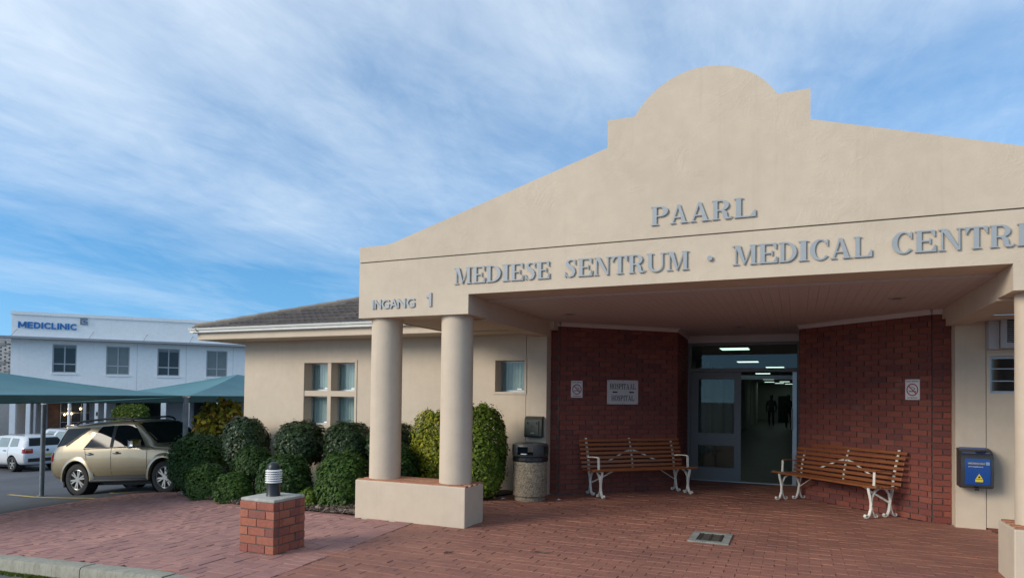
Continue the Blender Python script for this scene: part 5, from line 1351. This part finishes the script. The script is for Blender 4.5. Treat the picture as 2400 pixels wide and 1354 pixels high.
hatch((-28.9, 21.3, gz(-28)), R(180), m_carw, 'white car farthest back in the row, mostly hidden by the gold car')

# ------------------------------------------------------------------ shade nets on posts
m_steel = simple('galvanised_post', (.17, .19, .21), .5, metal=.3, var=.2, vscale=8)
m, t, b = newmat('shade_net'); m_net = m
g_ = N(t, 'ShaderNodeNewGeometry').outputs['Position']
L(t, ramp(t, noise(t, g_, 1.5, 5), [(.3, (.060, .190, .215)), (.7, (.080, .235, .262))]), b.inputs['Base Color']); b.inputs['Roughness'].default_value = .55
tl = N(t, 'ShaderNodeBsdfTranslucent'); tl.inputs[0].default_value = (.02, .07, .065, 1); mx = N(t, 'ShaderNodeMixShader'); mx.inputs[0].default_value = .12
L(t, b.outputs[0], mx.inputs[1]); L(t, tl.outputs[0], mx.inputs[2]); L(t, mx.outputs[0], t.nodes['Material Output'].inputs[0])
XE, XWs = -11.55, -16.25
def net(y0, y1, apex, label):
    r_ = thing('shade_net', ((XE+XWs)/2, (y0+y1)/2, 1.3), label, 'shade net', 'shade nets over the parking bays')
    c_ = [Vector((XE, y0, 1.46)), Vector((XE, y1, 1.46)), Vector((XWs, y1, 1.24)), Vector((XWs, y0, 1.24))]; ap = Vector(apex); m_ = MB(); n_ = 14
    for a, b_ in zip(c_, c_[1:]+c_[:1]):
        vs_ = []; mid = (a+b_)/2
        for i in range(n_+1):
            u = i/n_
            for j in range(n_+1):
                v = j/n_; e = a+(b_-a)*v
                sag = 4*v*(1-v); inw = (Vector((ap.x, ap.y, mid.z))-mid)*.05*sag*(1-u)
                p = e*(1-u)+ap*u+inw; p.z -= .10*math.sin(math.pi*u)*1.0*(.35+.65*sag)-.0
                vs_.append(p)
        k_ = n_+1
        m_.add(vs_, [(i*k_+j, i*k_+j+1, (i+1)*k_+j+1, (i+1)*k_+j) for i in range(n_) for j in range(n_)])
    o = m_.build('fabric', m_net, r_, smooth=25, fix=False)
    for a, b_ in zip(c_, c_[1:]+c_[:1]):
        mid = (a+b_)/2; inw = (Vector((ap.x, ap.y, mid.z))-mid)*.05
        MB().tube([a+(b_-a)*(i/12)+inw*4*(i/12)*(1-i/12) for i in range(13)], .012, 6).build('edge_cable', m_net, r_)
    return r_
net(2.7, 9.72, (-13.9, 6.2, 2.05), 'blue-green pyramid shade net at the left edge of the picture')
net(9.78, 16.9, (-13.9, 13.35, 2.03), 'green pyramid shade net over the gold car beside the cream wing')
def post(x, y, zt, label, mat=m_steel, rad=.05):
    r_ = thing('shade_post', (x, y, gz(x)), label, 'post', 'posts of the shade nets')
    MB().cyl((x, y, gz(x)-.15), (x, y, zt), rad, n=20).build('pole', mat, r_, smooth=40)
    MB().box(x-.10, y-.012, zt, x+.10, y+.012, zt+.02).box(x-.012, y-.10, zt+.021, x+.012, y+.10, zt+.035).build('bracket', m_alu, r_)
    MB().cyl((x, y, gz(x)-.01), (x, y, gz(x)+.012), rad*1.9, n=20).build('base_plate', mat, r_)
post(XE, 9.75, 1.43, 'grey steel post rising behind the largest clipped shrub')
post(XWs, 9.80, 1.21, 'dark steel post standing on the asphalt left of the gold car')
post(XE, 16.9, 1.43, 'shade net post hidden behind the cream wing'); post(XWs, 16.95, 1.21, 'shade net post beyond the gold car roof')
post(-26.6, 17.0, 1.10, 'thin white post standing among the white cars', m_white, .045)

# ------------------------------------------------------------------ white clinic building behind
CL = thing('clinic_building', (-32.94, 18.36, -1.4), 'white two-storey building with blue lettering and a flat parapet beyond the car park', 'building', None, 0.81509)
CL.location = (-32.94, 18.36, 0)
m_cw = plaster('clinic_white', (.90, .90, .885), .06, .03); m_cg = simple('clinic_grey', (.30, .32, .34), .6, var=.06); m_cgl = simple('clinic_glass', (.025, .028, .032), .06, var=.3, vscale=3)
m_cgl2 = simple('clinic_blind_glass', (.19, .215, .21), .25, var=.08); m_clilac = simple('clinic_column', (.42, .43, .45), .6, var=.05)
def cbox(name, *a, mat=m_cw, par=None): return MB().box(*a).build(name, mat, par or CL)
def chole(name, x0, x1, z0, z1, holes, mat):
    global B, YW
    sB = B; B = CL; o = wall_with_holes(name, x0, x1, z0, z1, holes, mat, .22, 0.0); B = sB; return o
WIN = [(1.59, 2.55, 2.35, 3.68), (3.75, 4.73, 2.31, 3.67), (5.92, 6.90, 2.30, 3.65), (8.11, 9.08, 2.30, 3.63), (10.4, 11.4, 2.3, 3.63), (12.6, 13.6, 2.3, 3.63)]
chole('upper_wall', 0, 15, 1.15, 4.98, WIN, m_cw)
cbox('parapet_coping', -.05, -.05, 4.98, 15.05, .25, 5.13, mat=m_cw)
MB().box(.001, .22, -1.6, .2, 14, 4.98).build('side_wall', m_cw, CL); MB().box(0, .23, 4.6, 15, 14, 4.7).build('roof_slab', m_cg, CL)
cbox('sunshade_slab', -1.2, -.55, 3.86, 15, -.002, 3.96, mat=m_cg)
for x_ in (.1, 3.1, 5.35, 7.35, 9.6):
    MB().cyl((x_, -.45, 3.96), (x_+.12, -.01, 4.32), .012, n=6).build('tie_rod', m_cg, CL)
for i in range(3):
    MB().box(5.05+i*2.15-.006, -.004, 1.2, 5.05+i*2.15+.006, .01, 3.85).build('wall_joint', m_clilac, CL)
for i, (x0, x1, z0, z1) in enumerate(WIN):
    gm = m_cgl if i % 2 == 0 else m_cgl2; w = .05; zt = z0+(z1-z0)*.31; xm = (x0+x1)/2
    fo = MB().box(x0, .05, z0, x0+w, .11, z1).box(x1-w, .05, z0, x1, .11, z1).box(x0+w, .05, z0, x1-w, .11, z0+w).box(x0+w, .05, z1-w, x1-w, .11, z1).box(xm-w/2, .051, z0+w, xm+w/2, .109, z1-w).box(x0+w, .052, zt-w/2, xm-w/2, .108, zt+w/2).box(xm+w/2, .052, zt-w/2, x1-w, .108, zt+w/2).build('window', m_clilac, CL)
    for a, b_ in ((x0+w, xm-w/2), (xm+w/2, x1-w)):
        for c_, d_ in ((z0+w, zt-w/2), (zt+w/2, z1-w)): MB().box(a, .075, c_, b_, .085, d_).build('pane', gm, fo)
    MB().box(x0-.03, -.04, z0-.08, x1+.03, -.003, z0-.005).build('sill', m_cw, fo)
    if i % 2 == 0: MB().box(x0+w, .070, z1-w-.12, x1-w, .0745, z1-w).build('blind', m_cgl2, fo)
# ground floor: recessed front behind columns
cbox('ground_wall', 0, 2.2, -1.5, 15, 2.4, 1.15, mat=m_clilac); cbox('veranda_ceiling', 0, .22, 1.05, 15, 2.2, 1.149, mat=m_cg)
for x_, w, mt in ((.0, .22, m_cw), (.62, .16, m_cw), (.92, .08, m_clilac), (2.86, .11, m_clilac), (3.33, .13, m_cw), (3.72, .08, m_cw), (6.12, .22, m_cw), (7.1, .3, m_clilac), (8.6, .25, m_cw), (10.5, .25, m_cw)):
    MB().box(x_, .02, -1.5, x_+w, .20, 1.149).build('veranda_column', mt, CL)
cbox('brick_panel', 1.02, 2.17, -1.5, 1.33+.2, 2.198, 1.04, mat=simple('panel_brick', (.22, .115, .075), .8, var=.2, vscale=5))
cbox('shop_glass', 1.55, 2.15, -1.2, 2.80, 2.19, 1.0, mat=m_cgl)
for x_ in (1.55, 2.00, 2.42, 2.79): cbox('shop_mullion', x_-.015, 2.12, -1.2, x_+.015, 2.149, 1.0, mat=m_clilac)
for z_ in (-.62, -.05, .42): cbox('shop_transom', 1.55, 2.125, z_-.012, 2.80, 2.148, z_+.012, mat=m_clilac)
cbox('dark_doorway', 3.9, 2.14, -1.4, 6.0, 2.19, 1.0, mat=m_cgl); cbox('dark_doorway', 7.5, 2.14, -1.4, 9.8, 2.19, 1.0, mat=m_cgl)
cbox('lamp_box', 3.40, -.05, .35, 3.46, .018, .52, mat=m_black)
m_bulb = emit('warm_bulb', (1.0, .72, .34), 7)
ca, sa = math.cos(.81509), math.sin(.81509)
def cw(x, y, z): return (-32.94+x*ca-y*sa, 18.36+x*sa+y*ca, z)
for i, (x_, z_, wh) in enumerate(((1.92, .62, 'left of the upper pair'), (2.41, .62, 'right of the upper pair'), (1.75, .33, 'left of the lower three'), (1.89, .38, 'middle of the lower three'), (2.04, .38, 'right of the lower three'))):
    p = cw(x_, 1.95, z_); r_ = thing('pendant_lamp', p, 'small warm pendant bulb in the shop window, %s' % wh, 'lamp', 'pendant lamps of the clinic front')
    MB().lathe([(0, -.045), (.03, -.035), (.045, 0), (.03, .035), (.012, .055), (0, .055)], p, 12).build('bulb', m_bulb, r_, smooth=60)
    MB().cyl((p[0], p[1], p[2]+.05), (p[0], p[1], 1.04), .006, n=6).build('flex', m_black, r_)
# lettering on the parapet
m_cblue = simple('letter_blue', (.012, .16, .46), .35, var=.05)
ct = thing('wall_lettering', cw(.23, 0, 4.4), 'bright blue sans-serif name in raised letters on the white building', 'lettering')
cfr = (cw(0, 0, 0), (ca, sa, 0), (sa, -ca, 0)); x = .24
adv = dict(M=.34, E=.245, D=.285, I=.105, C=.28, L=.225, N=.295)
word = 'MEDICLINIC'; tot = sum(adv[c_] for c_ in word); k_ = 2.30/tot
for c_ in word:
    w = adv[c_]*k_
    if c_ == 'M':
        a_, b_2, z0_, z1_ = x+.01, x+w-.02, 4.375, 4.665; s2 = .055; m_ = MB(); xm_ = (a_+b_2)/2
        for i_, poly_ in enumerate(([(a_, z0_), (a_+s2, z0_), (a_+s2, z1_), (a_, z1_)], [(b_2-s2, z0_), (b_2, z0_), (b_2, z1_), (b_2-s2, z1_)], [(a_, z1_), (a_+s2*1.25, z1_), (xm_+s2*.4, z0_+.06), (xm_-s2*.5, z0_+.06)], [(b_2-s2*1.25, z1_), (b_2, z1_), (xm_+s2*.5, z0_+.06), (xm_-s2*.4, z0_+.06)])):
            m_.prism(poly_, 'y', -.05-.003*i_, 0)
        m_.v = [cw(*v) for v in m_.v]; m_.build('letter', m_cblue, ct); x += w; continue
    text_part('letter', c_, m_cblue, ct, cfr, x+.02, x+w-.025, 4.375, 4.665, .0, .022, .05); x += w
lg = thing('logo_mark', cw(2.80, 0, 4.66), 'square grey and blue logo mark beside the blue lettering', 'logo')
def lq(x0, x1, z0, z1, d, mat, nm): quadbox(cfr, x0, x1, z0, z1, .0, d).build(nm, mat, lg)
m_lgr = simple('logo_grey', (.20, .235, .26), .4, var=.05)
lq(2.66, 2.96, 4.88, 4.95, .05, m_lgr, 'bar'); lq(2.66, 2.73, 4.6501, 4.8799, .05, m_lgr, 'bar'); lq(2.7301, 2.96, 4.65, 4.715, .049, m_lgr, 'bar'); lq(2.895, 2.96, 4.7151, 4.81, .048, m_lgr, 'bar'); lq(2.79, 2.87, 4.76, 4.84, .05, m_cblue, 'centre_square')
hp_ = cw(4.9, -.6, 0)
shrub('planter_hedge', 'bright green hedge in front of the white building above the car roof', (hp_[0], hp_[1]), (1.0, .5), -.35, .90, m_leaf['h'], 6000, .10, expo=3, seed=21, group='loose garden plants', ground=-1.4, lean=.8, loose=.2, cat='hedge', stems=3)
# pierced block wall of a farther building, left edge
fbw = thing('pierced_wall', (-41.0, 22.0, -1.4), 'pierced pale block screen wall at the far left behind the white building', 'wall')
m_fb = simple('pale_block', (.45, .45, .44), .8, var=.1)
MB().box(-41.3, 20.0, -1.5, -41.2, 25.2, 4.25).build('backing', m_cg, fbw)
blk = MB().box(-.06, -.17, -.05, .06, .17, .05).mesh('block', m_fb)
for r_ in range(22):
    for c_ in range(9):
        if (r_*7+c_*3) % 5 == 0: continue
        piece('block', blk, fbw, (-41.12, 20.4+c_*.44+(.22 if r_ % 2 else 0), 2.0+r_*.105))
MB().box(-41.6, 19.9, 4.26, -41.0, 25.3, 4.45).build('coping', m_cg, fbw)

# ------------------------------------------------------------------ two people far down the corridor
def person(loc, rotz, label, swing, arm):
    root = thing('person', loc, label, 'person', None, rotz if rotz else 1e-9)
    V = [(0, 0, .95), (0, .0, 1.12), (0, 0, 1.32), (0, 0, 1.45), (0, -.01, 1.54), (0, -.01, 1.66), (0, -.005, 1.74),
         (.10, 0, .92), (.11, -swing*.5, .50), (.11, -swing*.2, .10), (.11, -swing*.2-.12, .035),
         (-.10, 0, .92), (-.11, swing*.4, .50), (-.11, swing, .11), (-.11, swing-.11, .045),
         (.19, 0, 1.40), (.25, .03, 1.13), (.24, -.08-arm, .90), (.235, -.12-arm, .80), (-.19, 0, 1.40), (-.25, .02, 1.13), (-.24, -.04, .88), (-.235, -.06, .78)]
    E_ = [(0, 1), (1, 2), (2, 3), (3, 4), (4, 5), (5, 6), (0, 7), (7, 8), (8, 9), (9, 10), (0, 11), (11, 12), (12, 13), (13, 14), (2, 15), (15, 16), (16, 17), (17, 18), (2, 19), (19, 20), (20, 21), (21, 22)]
    rad = [(.16, .11), (.15, .10), (.18, .11), (.09, .07), (.05, .055), (.085, .10), (.06, .07), (.095, .09), (.06, .06), (.045, .045), (.04, .03), (.095, .09), (.06, .06), (.045, .045), (.04, .03), (.07, .06), (.05, .05), (.038, .038), (.035, .03), (.07, .06), (.05, .05), (.038, .038), (.035, .03)]
    me = bpy.data.meshes.new('p'); me.from_pydata(V, E_, []); o = bpy.data.objects.new('p', me); COL.objects.link(o)
    md = o.modifiers.new('s', 'SKIN'); 
    for i, q in enumerate(me.skin_vertices[0].data): q.radius = rad[i]; q.use_root = (i == 0)
    su = o.modifiers.new('u', 'SUBSURF'); su.levels = su.render_levels = 2
    dg = bpy.context.evaluated_depsgraph_get(); m2 = bpy.data.meshes.new_from_object(o.evaluated_get(dg)); bpy.data.objects.remove(o)
    m2.materials.clear(); m2.materials.append(simple('dark_clothes', (.02, .021, .024), .8, var=.2))
    for p in m2.polygons: p.use_smooth = True
    link('body', m2, root)
    MB().lathe([(0, 1.79), (.05, 1.78), (.09, 1.73), (.10, 1.67), (.085, 1.62), (.06, 1.60)], (0, .01, 0), 18).build('hair', m_black, root, smooth=60)
person((-1.32, 39.5, 0), 0, 'person in dark clothes walking down the corridor, left of the two', .18, .05)
person((-.40, 37.0, 0), .3, 'person in dark clothes standing in the corridor, right of the two', .03, .12)
